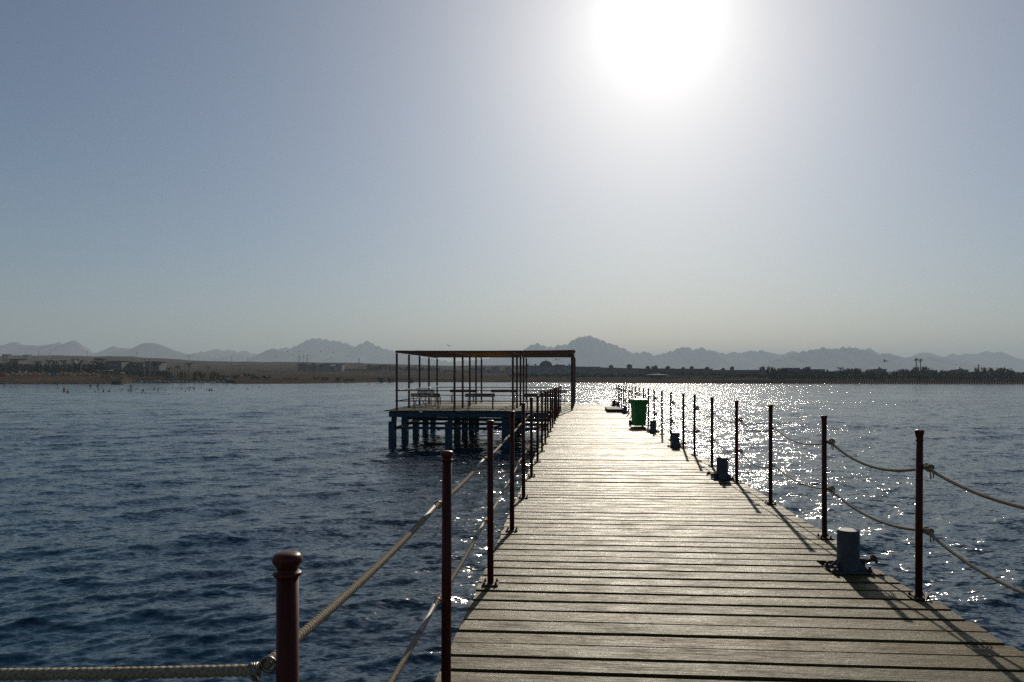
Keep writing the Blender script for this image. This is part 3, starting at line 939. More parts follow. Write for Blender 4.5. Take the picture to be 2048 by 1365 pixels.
def build_pergola():
    root = empty('pergola', P(0, 0, 0), -PA, 'open brown metal pergola with a slatted flat roof and side rails on the side platform', 'pergola')
    H = 2.80
    def post(t, s):
        o = MB().lathe([(0.085, 0.004), (0.085, 0.02), (0.052, 0.024), (0.052, H - 0.10)], (t, s, 0), 12).build('post', M['frame'], root, smooth=False)
    for j, s in enumerate(SP):
        for i, t in enumerate(TP):
            tt = t + (0.05 * j if i == 3 else 0)
            post(tt, s)
    for i, s in enumerate(SP):
        hh = 0.085 if i == 0 else 0.04
        MB().box(((TP[0] + TP[3]) / 2 + 0.05, s, H - hh / 2), (TP[3] - TP[0] + 0.24, 0.08, hh)).build('cross_beam', M['frame'], root)
    for i, s in enumerate(np.arange(SP[0] + 0.5, SP[-1] - 0.2, 0.69)):
        MB().beam((TP[0] - 0.04, float(s), H - 0.045 + rng.normal() * 0.01), (TP[3] + 0.06, float(s), H - 0.045 + rng.normal() * 0.01), 0.05, 0.035).build('joist', M['joist'], root)
    for t in TP:
        MB().box((t, (SP[0] + SP[-1]) / 2, H - 0.06), (0.06, SP[-1] - SP[0] - 0.1, 0.05)).build('roof_beam', M['frame'], root)
    MB().box((TP[3] + 0.09, (SP[0] + SP[-1]) / 2, H - 0.02), (0.05, SP[-1] - SP[0] + 0.1, 0.12)).build('edge_beam', M['frame'], root)
    sl = MB()
    s = SP[0] + 0.10
    while s < SP[-1]:
        bow = rng.normal() * 0.01
        a = (TP[0] - 0.05, s, H + 0.02); b = (TP[3] + 0.08, s + rng.normal() * 0.03, H + 0.02)
        mid = (-4 + rng.normal(), s + rng.normal() * 0.03, H - 0.03 + 2.5 * bow)
        sl.tube([a, mid, b], 0.012 + 0.006 * rng.random(), 6)
        s += 0.06 + rng.random() * 0.20
    sl.build('roof_slats', M['reed'], root)
    for z in (0.92, 0.43):
        for s in (SP[0], SP[-1]):
            MB().tube([(TP[0], s - 0.06, z), (TP[3], s - 0.06, z)], 0.024, 8).build('rail', M['frame'], root)
        MB().tube([(TP[0] - 0.06, SP[0], z), (TP[0] - 0.06, SP[-1], z)], 0.024, 8).build('rail', M['frame'], root)
build_pergola()

# a pale rope tied along the left rail of the pergola
mb = MB()
pts = []
for i in range(4, 0, -1):
    a = Vector(P(SP[i], TP[0] + 0.07, 0.99)); b = Vector(P(SP[i - 1], TP[0] + 0.07, 0.985))
    pts += sag_span(a, b, 0.05 if i > 2 else 0.10, 10)
pts.append(P(SP[0], TP[0] + 0.07, 0.985))
mb.tube(pts, 0.016, 6)
tag(mb.build('rope', M['white'], smooth=True), 'pale rope hung in low swags along the left side rail of the pergola', 'rope')

# benches
def bench_proto(L, name='bench'):
    root = empty(name)
    seat = MB()
    for k in range(3): seat.box((0, -0.05 + k * 0.125, 0.425), (L, 0.105, 0.028))
    seat.build('seat', M['bench'], root)
    bk = MB()
    for k in range(2): bk.box((0, -0.175 - 0.012 * k, 0.655 + 0.088 * k), (L, 0.024, 0.078))
    bk.build('backrest', M['bench'], root)
    for x in (-L / 2 + 0.13, L / 2 - 0.13):
        lg = MB()
        lg.tube([(x, -0.10, 0.41), (x, -0.17, 0.004)], 0.018, 8)
        lg.tube([(x, 0.20, 0.41), (x, 0.25, 0.004)], 0.018, 8)
        lg.tube([(x, -0.12, 0.40), (x, 0.22, 0.40)], 0.016, 8)
        lg.tube([(x, -0.11, 0.40), (x, -0.165, 0.76)], 0.016, 8)
        lg.build('leg_frame', M['black'], root)
    return root
bA = bench_proto(1.42)
BEN = [(S0 + 0.45, 852, 0.0, 'varnished bench at the left front of the pergola, its back to the camera'),
       (S0 + 0.45, 961, 0.0, 'varnished bench in the middle of the pergola front, its back to the camera'),
       (S0 + 0.45, 1079, 0.0, 'varnished bench at the right front of the pergola, seen behind the left railing posts'),
       (S0 + 10.5, 925.5, 180, 'varnished bench along the back rail of the pergola, leftmost of the far row'),
       (S0 + 10.5, 1008, 180, 'varnished bench along the back rail of the pergola, middle of the far row'),
       (S0 + 9.0, 1106, 180, 'varnished bench at the back right of the pergola, glinting water behind it')]
for i, (s, px, rz, lb) in enumerate(BEN):
    o = bA if i == 0 else copy_tree(bA)
    Y = s * math.cos(PA)
    t = (px - 1140) * Y / FPX * math.cos(PA)
    Y = s * math.cos(PA) - t * math.sin(PA)
    t = (px - 1140) * Y / FPX * math.cos(PA)
    o.location = P(s, t, 0.004)
    o.rotation_euler = (0, 0, -PA + R(rz))
    if i >= 3: o.scale = (1.14, 1, 1)
    tag(o, lb, 'bench', 'benches under the pergola')
def chair_proto():
    root = empty('folding_chair')
    f = MB()
    for x in (-0.25, 0.25):
        f.tube([(x, -0.22, 0.004), (x, 0.20, 0.45)], 0.013, 8)
        f.tube([(x, 0.20, 0.004), (x, -0.22, 0.45)], 0.013, 8)
        f.tube([(x, -0.20, 0.45), (x, -0.26, 0.92)], 0.014, 8)
        f.tube([(x, -0.23, 0.63), (x, 0.22, 0.63)], 0.017, 8)
        f.tube([(x, 0.19, 0.45), (x, 0.20, 0.63)], 0.012, 8)
    f.build('frame', M['black'], root)
    MB().box((0, 0, 0.45), (0.49, 0.42, 0.012)).build('seat', M['white'], root)
    MB().box((0, -0.238, 0.79), (0.50, 0.012, 0.22)).build('backrest', M['white'], root)
    return root
c1 = chair_proto(); c2 = copy_tree(c1)
for o, px, Y, rz, lb in ((c1, 838.5, 40.6, 160, 'folding chair with pale canvas back behind the left front bench, left of its pair'),
                         (c2, 861, 41.0, 200, 'folding chair with bright canvas back behind the left front bench, right of its pair')):
    o.location = ((px - 1024) / FPX * Y, Y, 0.004); o.rotation_euler = (0, 0, R(rz) - PA)
    tag(o, lb, 'chair', 'folding chairs under the pergola')
tb = empty('low_table', ((870 - 1024) / FPX * 43, 43, 0.004), -PA, 'low slatted wooden table beside the folding chairs under the pergola', 'table')
tt = MB()
for k in range(5): tt.box((0, -0.26 + 0.13 * k, 0.44), (0.62, 0.11, 0.03))
tt.build('table_top', M['bench'], tb)
for x in (-0.26, 0.26):
    for y in (-0.26, 0.26): MB().box((x, y, 0.215), (0.045, 0.045, 0.42)).build('leg', M['bench'], tb)
# ================================================================ the far shore
M['leaf'] = simple('dark_green_foliage', (0.035, 0.05, 0.022), 0.8, var=0.5, scale=0.8, spec=0.1)
M['leaf2'] = simple('olive_foliage', (0.06, 0.065, 0.03), 0.8, var=0.5, scale=0.8, spec=0.1)
M['palmleaf'] = simple('palm_fronds', (0.045, 0.06, 0.028), 0.7, var=0.4, scale=1.5, spec=0.15)
M['trunk'] = simple('palm_trunk', (0.10, 0.075, 0.05), 0.9, scale=4)
M['plaster'] = simple('sandy_plaster', (0.24, 0.20, 0.17), 0.9, var=0.15, scale=0.5, spec=0.1)
M['plaster2'] = simple('grey_plaster', (0.22, 0.21, 0.22), 0.9, var=0.2, scale=0.4, spec=0.1)
M['brownwall'] = simple('brown_plaster', (0.15, 0.11, 0.10), 0.9, var=0.2, scale=0.4, spec=0.1)
M['whitewall'] = simple('white_wall', (0.5, 0.49, 0.46), 0.9, var=0.1, scale=0.6, spec=0.1)
M['roof'] = simple('dark_roof', (0.055, 0.045, 0.045), 0.85, var=0.25, scale=0.6, spec=0.1)
M['dome'] = simple('grey_dome', (0.10, 0.10, 0.11), 1.0, var=0.2, scale=0.5, spec=0.0)
M['window'] = simple('dark_window_glass', (0.06, 0.07, 0.085), 0.3, scale=1)
M['thatch'] = simple('straw_thatch', (0.20, 0.15, 0.09), 0.95, var=0.35, scale=3, spec=0.05)
M['pale'] = simple('sun_bleached_cloth', (0.30, 0.26, 0.21), 0.95, var=0.2, scale=3, spec=0.0)
M['orange'] = simple('orange_cloth', (0.55, 0.16, 0.05), 0.9, var=0.1)
M['blue'] = simple('blue_cloth', (0.04, 0.18, 0.30), 0.9, var=0.1)
M['red'] = simple('red_cloth', (0.30, 0.03, 0.05), 0.9, var=0.1)
M['yellow'] = simple('yellow_cloth', (0.55, 0.38, 0.05), 0.9, var=0.1)
M['skin'] = simple('skin', (0.28, 0.15, 0.09), 0.6, var=0.15)
M['bird'] = simple('grey_feathers', (0.12, 0.11, 0.11), 0.8, var=0.4, scale=20)
M['camel'] = simple('camel_hair', (0.11, 0.07, 0.045), 0.95, var=0.2)
M['stone'] = simple('dark_reef_rock', (0.05, 0.043, 0.035), 0.9, var=0.4, scale=0.6, spec=0.2)
PR = random.Random(11)

# --- palms
def palm_meshes(h, R0, seed, nf=15):
    r = random.Random(seed)
    bend = r.uniform(-0.5, 0.5)
    pts = [(bend * (k / 6) ** 2, 0, h * k / 6) for k in range(7)]
    tr = MB().tube(pts, [0.24, 0.20, 0.18, 0.17, 0.16, 0.16, 0.20], 7).mesh('trunk', M['trunk'])
    mb = MB()
    top = Vector(pts[-1])
    for i in range(nf):
        a = 2 * math.pi * (i + r.uniform(-.3, .3)) / nf
        up = r.uniform(0.05, 0.95)
        d = Vector((math.cos(a), math.sin(a), 0)); side = Vector((-d.y, d.x, 0))
        L = R0 * r.uniform(0.8, 1.1)
        prev = None
        for k in range(7):
            q = k / 6
            c = top + d * (L * q * (1 - 0.12 * q)) + Vector((0, 0, L * (up * q * 0.75 - (0.55 + 0.3 * (1 - up)) * q * q)))
            if k:
                w = 0.42 * math.sin(math.pi * min(1, 0.12 + q * 0.9)) + 0.05
                for sgn in (-1, 1):     # drooping leaflets either side of the midrib
                    m1 = prev + side * sgn * w + d * 0.25 + Vector((0, 0, -0.22 - 0.15 * q))
                    mb.poly([prev, c, m1 + (c - prev) * 0.8])
                mb.poly([prev + side * 0.04, c + side * 0.03, c - side * 0.03, prev - side * 0.04])
            prev = c
    cr = mb.mesh('crown', M['palmleaf'])
    return tr, cr
PALMS = [palm_meshes(6.0, 2.5, 1), palm_meshes(7.5, 2.7, 2), palm_meshes(6.8, 2.3, 3, 18)]
PALMH = [6.9, 8.5, 7.7]
def palm(px, ytop, D, label, group, kind=None):
    k = PR.randrange(3) if kind is None else kind
    z = ground_z(px, D) - 0.1
    H = EYE + (HOR - ytop) / FPX * D - z
    sc = H / PALMH[k]
    o = empty('palm_tree', ((px - 1024) / FPX * D, D, z), PR.uniform(0, 6.28), label, 'palm', group)
    o.scale = (min(sc, 1.25), min(sc, 1.25), sc)
    link_obj('trunk', PALMS[k][0], o); link_obj('crown', PALMS[k][1], o)
    return o
# --- leafy trees and bushes: clumps of small leaf faces
def crown_mesh(seed, mat, n=260):
    r = random.Random(seed)
    mb = MB()
    lobes = [(Vector((r.uniform(-.55, .55), r.uniform(-.5, .5), r.uniform(0.35, 0.85))), r.uniform(0.22, 0.42)) for _ in range(8)]
    for _ in range(n):
        c, rad = lobes[r.randrange(8)]
        v = Vector((r.gauss(0, 1), r.gauss(0, 1), r.gauss(0, 1))).normalized()
        p = c + v * rad * r.uniform(0.55, 1.0)
        p.z = max(p.z, 0.02)
        n1 = (v + Vector((r.uniform(-.6, .6), r.uniform(-.6, .6), r.uniform(-.6, .6)))).normalized()
        x = n1.orthogonal().normalized(); y = n1.cross(x)
        s = r.uniform(0.06, 0.13)
        a = r.uniform(0, 6.28)
        q = [p + (x * math.cos(a + t) + y * math.sin(a + t)) * s * (1 if t % 2 < 1 else 0.7) for t in (0, 1.3, 2.6, 3.9, 5.1)]
        mb.poly(q)
    return mb.mesh('crown', mat)
CR = [crown_mesh(21, M['leaf']), crown_mesh(22, M['leaf2']), crown_mesh(23, M['leaf']), crown_mesh(24, M['leaf2'])]
TRK = MB().tube([(0, 0, 0), (0.03, 0, 0.2), (0, 0, 0.5)], [0.05, 0.04, 0.03], 6)
TRK.tube([(0.02, 0, 0.25), (0.22, 0.05, 0.55)], [0.03, 0.015], 5).tube([(0.02, 0, 0.3), (-0.2, -0.05, 0.6)], [0.03, 0.015], 5)
TRK = TRK.mesh('trunk', M['trunk'])
def tree(px, ytop, D, wpx, label, group, cat='tree', name='leafy_tree', kind=None):
    z = ground_z(px, D) - 0.1
    H = EYE + (HOR - ytop) / FPX * D - z
    k = PR.randrange(4) if kind is None else kind
    o = empty(name, ((px - 1024) / FPX * D, D, z), PR.uniform(0, 6.28), label, cat, group)
    w = wpx / FPX * D * 0.62
    o.scale = (w, w, H * 0.88)
    link_obj('crown', CR[k], o)
    link_obj('trunk', TRK, o)
    return o

LEFTP = [(6, 725), (20, 722), (33, 728), (47, 732), (60, 730), (74, 721), (85, 734), (98, 718.5), (112, 732), (126, 718), (134, 725),
         (142, 734), (160, 717.5), (170, 729), (181, 727), (188, 720), (196, 713.5), (206, 715), (214, 725)]
for i, (px, y) in enumerate(LEFTP):
    palm(px, y, 405 + PR.uniform(0, 45), 'dark palm in the crowded grove behind the parasols at the far left of the shore', 'palms in the left grove')
for px in range(212, 330, 8):
    tree(px + PR.uniform(-2, 2), 741 + PR.uniform(-4, 3), 425, 14, 'dark shrub in front of the left shore resort wings', 'shrubs before the left resort')
LP2 = [(259, 726, 'palm in front of the pale resort wing, left one of a pair'), (271, 726, 'palm in front of the pale resort wing, right one of a pair'),
       (286, 731, 'short palm beside the left pale mast'), (293, 733, 'small palm between the two pale masts'),
       (309, 725, 'bushy palm right of the right pale mast'), (318, 723, 'ragged leaning palm, tallest near the right pale mast'),
       (339, 733, 'stubby palm left of the blue hut roof'), (355, 730, 'drooping palm between the stubby one and the wide-crowned one'),
       (377, 723.5, 'wide-crowned palm standing apart, rightmost on the left shore')]
for px, y, lb in LP2: palm(px, y, 415, lb, 'single palms on the left shore')
for k, px in enumerate(list(range(2, 214, 7))):
    tree(px + PR.uniform(-2, 2), (724 if k % 2 else 731) + PR.uniform(-3, 3), 425 + PR.uniform(-10, 35), 17, 'dark bushy tree filling the grove behind the left palms', 'bushy trees in the left grove')
for px, y, w, lb in ((328, 739, 16, 'round dark bush below the leaning palm'), (340, 742, 14, 'low bush beside the stubby palm'), (366, 740, 15, 'round bush left of the wide-crowned palm'),
                     (389, 742, 12, 'bush just right of the wide-crowned palm'), (403, 740.5, 13, 'bush second right of the wide-crowned palm'),
                     (415, 731.5, 9, 'small dark shrub high on the slope right of the last palm'), (426, 742, 13, 'twin-topped bush near the end of the parasol line'),
                     (436, 744, 12, 'low bush left of the round tree by the beach end'), (493, 744, 13, 'round dark tree standing alone near the beach end')):
    tree(px, y, 410 if y > 735 else 900, w, lb, 'bushes on the left shore', 'bush', 'bush')
for i, (px, w) in enumerate(((450, 22), (470, 20), (510, 24), (532, 20))):
    tree(px, 749.5, 395, w, 'dense low hedge clump on the sand, %s from the left' % ['first', 'second', 'third', 'fourth'][i], 'low hedge clumps', 'bush', 'hedge_clump')
for px, y, w, lb in ((632, 752.3, 13, 'round bush at the left end of the low shrubs on the open sand'), (650, 753.5, 18, 'flat bush second in the low shrubs on the open sand'),
                     (674, 754, 18, 'flat bush third in the low shrubs on the open sand'), (700, 756, 26, 'flattest shrub, right end of the row on the open sand'),
                     (762, 753, 18, 'low shrub on the sand left of the pergola'), (782, 755, 14, 'low shrub on the sand right behind the pergola edge'), (822, 756, 16, 'low shrub on the sand seen through the pergola')):
    tree(px, y, 410, w, lb, 'low shrubs on the open sand', 'bush', 'bush')
for i, px in enumerate((737, 744, 751, 758, 765, 772, 780, 789)):
    tree(px, 727.5 + (i * 37 % 5) * 0.8, 830, 12, 'tall dark tree in the clump on the field edge left of the pergola', 'trees in the clump left of the pergola')
for px in range(803, 880, 9):
    tree(px, 733.5 + PR.uniform(-1, 2), 830, 13, 'dark tree in the line behind the left half of the pergola', 'trees behind the pergola')
for px in range(668, 735, 11):
    tree(px, 737.5 + PR.uniform(-.6, .6), 835, 15, 'low dark hedge tree below the far apartment blocks', 'hedge trees by the apartments')
for px in range(885, 1020, 12):
    tree(px, 739.5 + PR.uniform(-2, 2), 800, 18, 'dark bush line seen through the middle of the pergola', 'bushes seen through the pergola')
for px in range(1024, 1300, 11):
    tree(px, 746.5 + PR.uniform(-.8, .8), 520, 17, 'dark hedge bush ' + ('seen through the pergola below the dome' if px < 1145 else 'below the plain grey wing' if px < 1200 else 'below the arcade wing'), 'hedge below the resort', 'bush', 'bush')
for px in range(1300, 1545, 9):
    tree(px, 745 + PR.uniform(-4, 4), 470 + PR.uniform(-10, 25), 17, 'garden tree before the ' + ('grey wing with three towers' if px < 1350 else 'dark wing with small cupolas' if px < 1425 else 'longest dark wing') + ' of the resort', 'garden trees of the resort')
def belt(px):
    if px < 1600: return 'left of the tallest round tree'
    if px < 1668: return 'right beside the tallest round tree'
    if px < 1752: return 'between the tallest round tree and first pointed kiosk'
    if px < 1826: return 'between the first pointed kiosk and the tall palm pair'
    if px < 1914: return 'between the tall palm pair and the second pointed kiosk'
    if px < 1957: return 'between the second pointed kiosk and the lattice tower'
    return 'right of the lattice tower'
for px in range(1540, 2062, 8):
    tree(px, 739 + 4.0 * math.sin(px / 23.0) + PR.uniform(-2.5, 3), 430 + PR.uniform(-15, 60), 17, 'dark shore-belt tree ' + belt(px), 'tree belt behind the right jetty')
for px in range(1544, 2062, 13):
    tree(px, 748 + PR.uniform(-1.5, 1.5), 400 + PR.uniform(-6, 10), 20, 'low shore-belt bush ' + belt(px), 'bushes behind the right jetty', 'bush', 'bush')
tree(1612, 731.5, 455, 17, 'tallest round dark tree rising over the right shore roofs', None)
for px, y, lb in ((1562, 736, 'small palm top left of the tall round tree'), (1630, 738, 'palm just right of the tall round tree'), (1680, 733.5, 'highest of the palms between the tall round tree and the first pointed kiosk'),
                  (1690, 737, 'palm right beside the highest one of the tree belt'), (1718, 738, 'palm left of the first pointed kiosk, right one of its pair'), (1712, 738.5, 'palm left of the first pointed kiosk, left one of its pair'),
                  (1741, 737.5, 'palm close to the left side of the first pointed kiosk'), (1802, 737.5, 'palm between the first pointed kiosk and the tall pair'),
                  (1855, 738, 'palm just right of the tall pair'), (2002, 737, 'palm right of the lattice tower')):
    palm(px, y, 430, lb, 'palms standing out of the right tree belt')
for px, y, lb in ((1832.5, 713.5, 'very tall thin palm, left one of the tall pair on the right skyline'), (1841, 714.5, 'very tall thin palm, right one of the tall pair on the right skyline')):
    D = 430; z = ground_z(px, D); H = EYE + (HOR - y) / FPX * D - z
    o = empty('tall_palm_tree', ((px - 1024) / FPX * D, D, z), 0.4, lb, 'palm', 'two tall palms on the right skyline')
    MB().tube([(0, 0, 0), (0.05, 0, H * 0.5), (0, 0, H - 1.3)], [0.26, 0.24, 0.22], 8).build('trunk', M['trunk'], o)
    cm = MB(); rr_ = random.Random(int(px))
    for q in range(70):
        v = Vector((rr_.gauss(0, 1), rr_.gauss(0, 1), rr_.gauss(0.15, 1))).normalized()
        sd = v.orthogonal().normalized() * 0.10
        c0 = Vector((0, 0, H - 1.6 + rr_.uniform(-0.9, 0.5)))
        L = rr_.uniform(0.9, 1.7); m_ = c0 + v * L * 0.6 + Vector((0, 0, .1)); e_ = c0 + v * L - Vector((0, 0, .35))
        cm.poly([c0 - sd * .4, c0 + sd * .4, m_ + sd, m_ - sd]); cm.poly([m_ - sd, m_ + sd, e_])
    cm.build('crown', M['palmleaf'], o)

# --- buildings
WIN = {}
def building(name, x0, x1, ytop, ybase, D, label, cat='building', mat='plaster', floors=2, cols=6, depth=12, group=None, parapet=True, win=True):
    cx = ((x0 + x1) / 2 - 1024) / FPX * D
    w = (x1 - x0) / FPX * D
    zt = EYE + (HOR - ytop) / FPX * D
    zb = min(EYE + (HOR - ybase) / FPX * D, ground_z((x0 + x1) / 2, D)) - 0.5
    H = zt - zb
    o = empty(name, (cx, D, zb), 0, label, cat, group)
    MB().box((0, depth / 2, H / 2), (w, depth, H)).build('wall', M[mat], o)
    if parapet:
        MB().box((0, depth / 2, H + 0.12), (w + 0.5, depth + 0.5, 0.24)).build('roof', M['roof'], o)
    if win:
        vis = (ybase - ytop) / FPX * D
        fh = vis / floors
        ww, wh = w / cols * 0.34, fh * 0.38
        key = (round(ww, 1), round(wh, 1))
        if key not in WIN:
            WIN[key] = MB().box((0, 0, 0), (key[0], 0.16, key[1])).mesh('window', M['window'])
        for f in range(floors):
            for c in range(cols):
                link_obj('window', WIN[key], o, (-w / 2 + (c + 0.5) * w / cols, -0.03, H - fh * (f + 0.55)))
    return o
def balcony(o, w, z, d=1.6):
    MB().box((0, -d / 2 - 0.02, z), (w, d, 0.22)).build('balcony', M['plaster2'], o)
b = building('resort_building', 210, 243, 723, 748, 480, 'bluish grey two-storey resort wing with long balconies right of the palm grove', 'building', 'plaster2', 2, 6, 14, 'left shore resort wings')
for z in (4.0, 7.0): balcony(b, 10, z + 1.2)
b = building('resort_building', 247, 286, 726, 748, 490, 'plain pale resort wing behind the pair of palms', 'building', 'plaster', 2, 7, 12, 'left shore resort wings')
balcony(b, 11, 6.2)
b = building('resort_building', 290, 317, 724, 748, 485, 'grey resort wing behind the right pale pole and the bushy palm', 'building', 'plaster2', 3, 5, 12, 'left shore resort wings')
building('cube_house', 142, 150, 718.5, 728, 470, 'small bright white house poking out of the left palm grove', 'house', 'whitewall', 1, 2, 5)
building('hill_house', 4, 16, 709, 716, 1300, 'dark reddish block on the hill at the far left', 'building', 'brownwall', 1, 3, 10)
building('hill_house', 46, 57, 710, 713, 1450, 'long low dark house on the left hill crest', 'house', 'brownwall', 1, 3, 10)
building('flat_roof_hall', 18, 37, 719, 727, 460, 'pale flat-roofed hall half hidden at the far left of the palm grove', 'building', 'plaster2', 1, 4, 8)
APT = [(595, 611, 727.5, 741, 'dark tower block, leftmost of the far apartment row', 'brownwall', 4, 4),
       (609, 623, 730, 740.5, 'pale middle block against the dark left tower of the apartment row', 'plaster', 3, 4),
       (622, 631, 727.5, 740.5, 'narrow dark stair tower second from the left in the apartment row', 'brownwall', 4, 2),
       (631, 640, 731, 740.5, 'low pale block in the middle of the apartment row', 'plaster2', 3, 3),
       (639, 646, 729, 741, 'narrow dark tower in the middle of the apartment row', 'brownwall', 4, 2),
       (647, 662, 728, 741.5, 'grey block with balconies right of the middle of the apartment row', 'plaster2', 3, 4),
       (663, 671, 733, 742.5, 'small olive block near the right end of the apartment row', 'plaster', 2, 2),
       (672, 684, 729, 741.5, 'bluish grey block at the right end of the apartment row', 'plaster2', 3, 3)]
for x0, x1, yt, yb, lb, mt, fl, co in APT:
    building('apartment_block', x0, x1, yt, yb, 820 + (x0 % 7), lb, 'building', mt, fl, co, 12, 'far apartment row')
for i, (x0, x1, yt) in enumerate(((664, 676, 726.5), (681, 692, 726), (694, 706, 726.3), (709, 719, 726.2), (720, 729, 727))):
    building('village_house', x0, x1, yt, 731, 1500, 'pale distant house on the rise, %s of five behind the apartment row' % ['leftmost', 'second', 'middle', 'fourth', 'rightmost'][i], 'house', 'plaster', 1, 3, 10, 'distant houses on the rise')
for i, (x0, x1, yt, lb) in enumerate(((938, 950, 737, 'plain grey block seen through the pergola left bays'), (955, 972, 736, 'wide grey block seen through the pergola middle bays'),
                       (983, 1000, 734.5, 'grey block with two stub towers seen left of the pergola right bay'), (1010, 1022, 735.5, 'small grey block seen just left of the dome palace'))):
    building('distant_block', x0, x1, yt, 743, 780, lb, 'building', 'plaster2', 2, 4, 10, 'blocks seen through the pergola')
# palace with dome
dp = building('domed_palace', 1040, 1143, 732, 747, 700, 'wide palace-like hotel with a big ribbed grey dome, seen through the pergola', 'building', 'plaster2', 2, 18, 20)
Hd = EYE + (HOR - 732) / FPX * 700 - dp.location.z
rr = 12.5 / FPX * 700
dc = (1092.5 - 1091.5) / FPX * 700
prof = [(rr * 1.05, Hd), (rr * 1.05, Hd + 0.6)] + [(rr * math.cos(R(a)), Hd + 0.6 + rr * 0.72 * math.sin(R(a))) for a in range(0, 86, 8)]
dm = MB().lathe(prof, (dc, 8, 0), 28).build('dome', M['dome'], dp, smooth=False)
MB().lathe([(0.5, Hd + 0.6 + rr * 0.70), (0.5, Hd + rr * 0.72 + 1.1), (0.1, Hd + rr * 0.72 + 1.9)], (dc, 8, 0), 10).build('lantern', M['dome'], dm)
for px in (1056, 1071, 1115, 1139, 1042):
    MB().box(((px - 1091.5) / FPX * 700, 2, Hd + 0.9), (1.3, 1.3, 2.0)).build('turret', M['plaster2'], dp)
MB().box((13, 6, Hd + 0.5), (9, 8, 1.1)).build('roof_terrace', M['roof'], dp)
# resort right of the pergola
def hip(o, px, pc, D, w, z, h):
    x = (px - pc) / FPX * D
    mb = MB()
    mb.lathe([(w * 0.70, z), (w * 0.68, z + 0.15), (0.12, z + h)], (x, 3.0, 0), 4, M=Matrix.Rotation(R(45), 3, 'Z'))
    return mb.build('roof', M['roof'], o)
RES = [(1150, 1200, 734.5, 'plain grey wing next to the pergola right edge, left end of the long resort', 'plaster2', 3, 10, ()),
       (1200, 1278, 737.5, 'sand-coloured arcade wing with two hipped roof towers in the long resort', 'plaster', 3, 16, ((1223, 734, 11), (1260, 732.5, 13))),
       (1278, 1350, 738, 'grey wing with three hipped towers in the middle of the long resort', 'brownwall', 2, 12, ((1297, 736, 10), (1312.5, 735, 9), (1337, 736, 11))),
       (1350, 1425, 738.5, 'dark wing with small cupolas in the long resort above the parasols', 'brownwall', 2, 12, ((1368, 738, 8), (1385, 736.5, 9), (1416, 737.5, 10))),
       (1425, 1537, 741, 'longest dark wing at the right end of the long resort', 'brownwall', 2, 16, ((1448, 740, 9), (1466, 737, 9), (1527, 737, 12)))]
for x0, x1, yt, lb, mt, fl, co, tw in RES:
    D = 600
    o = building('resort_wing', x0, x1, yt, 752, D, lb, 'building', mt, fl, co, 14, 'wings of the long resort')
    for px, yy, w in tw:
        zt = EYE + (HOR - yy) / FPX * D - o.location.z
        x = (px - (x0 + x1) / 2) / FPX * D
        H0 = EYE + (HOR - yt) / FPX * D - o.location.z
        ws = w * 0.72 / FPX * D
        MB().box((x, 3, (H0 + zt + 0.5) / 2), (ws, ws, max(0.5, zt - H0 + 0.5))).build('tower', M[mt], o)
        hip(o, px, (x0 + x1) / 2, D, w * 0.9 / FPX * D, zt + 0.5, 1.1)
o = empty('minaret', ((1305 - 1024) / FPX * 590, 590, 0), 0, 'thin dark chimney-like minaret between hipped towers of the long resort', 'tower')
MB().lathe([(0.9, 0), (0.8, EYE + (HOR - 736.5) / FPX * 590), (1.1, EYE + (HOR - 736) / FPX * 590), (0.7, EYE + (HOR - 734) / FPX * 590), (0.1, EYE + (HOR - 733) / FPX * 590)], n=10).build('shaft', M['brownwall'], o)
for x0, x1, yt, lb in ((1295, 1338, 748, 'long low pale canopy roof of the beach restaurant below the resort'), (1535, 1552, 754, 'small pale canopy at the beach left of the belt trees'),
                       (1680, 1692, 754.5, 'small white boat-shed roof in front of the belt trees')):
    D = 430
    o = empty('beach_canopy', (((x0 + x1) / 2 - 1024) / FPX * D, D, ground_z((x0 + x1) / 2, D)), 0, lb, 'canopy', 'pale canopies on the right shore')
    h = EYE + (HOR - yt) / FPX * D - o.location.z
    w = (x1 - x0) / FPX * D
    MB().lathe([(0.72, 0), (0.70, 0.12), (0.05, 0.7)], n=4, M=Matrix.Rotation(R(45), 3, 'Z')).build('roof', M['whitewall'], o)
    KIDS[o.name][0].scale = (w, 4, 1); KIDS[o.name][0].location = (0, 0, h - 0.7)
    for x in (-w * 0.45, w * 0.45):
        for y in (-1.8, 1.8): MB().box((x, y, (h - 0.7) / 2), (0.14, 0.14, h - 0.7)).build('column', M['whitewall'], o)
building('flat_house', 1576, 1600, 737, 750, 480, 'grey flat-roofed house left of the tallest round tree', 'house', 'plaster2', 2, 5, 10)
building('flat_house', 1600, 1650, 739.5, 750, 490, 'wide grey house behind the tallest round tree', 'house', 'plaster2', 2, 8, 10)
for px, yt, lb in ((1762, 733.5, 'pointed white kiosk roof on the right skyline, left one'), (1925, 734.5, 'pointed white kiosk roof on the right skyline, right one left of the lattice tower')):
    D = 460
    o = building('kiosk', px - 11, px + 11, yt + 6, 750, D, lb, 'kiosk', 'plaster', 1, 3, 6, 'pointed kiosks', parapet=True)
    H = EYE + (HOR - yt - 6) / FPX * D - o.location.z
    MB().lathe([(2.2, H + 0.26), (2.1, H + 0.5), (0.3, H + 1.5), (0.25, H + 1.8), (0.02, H + 2.0)], (0, 3, 0), 4, M=Matrix.Rotation(R(45), 3, 'Z')).build('pointed_roof', M['whitewall'], o)

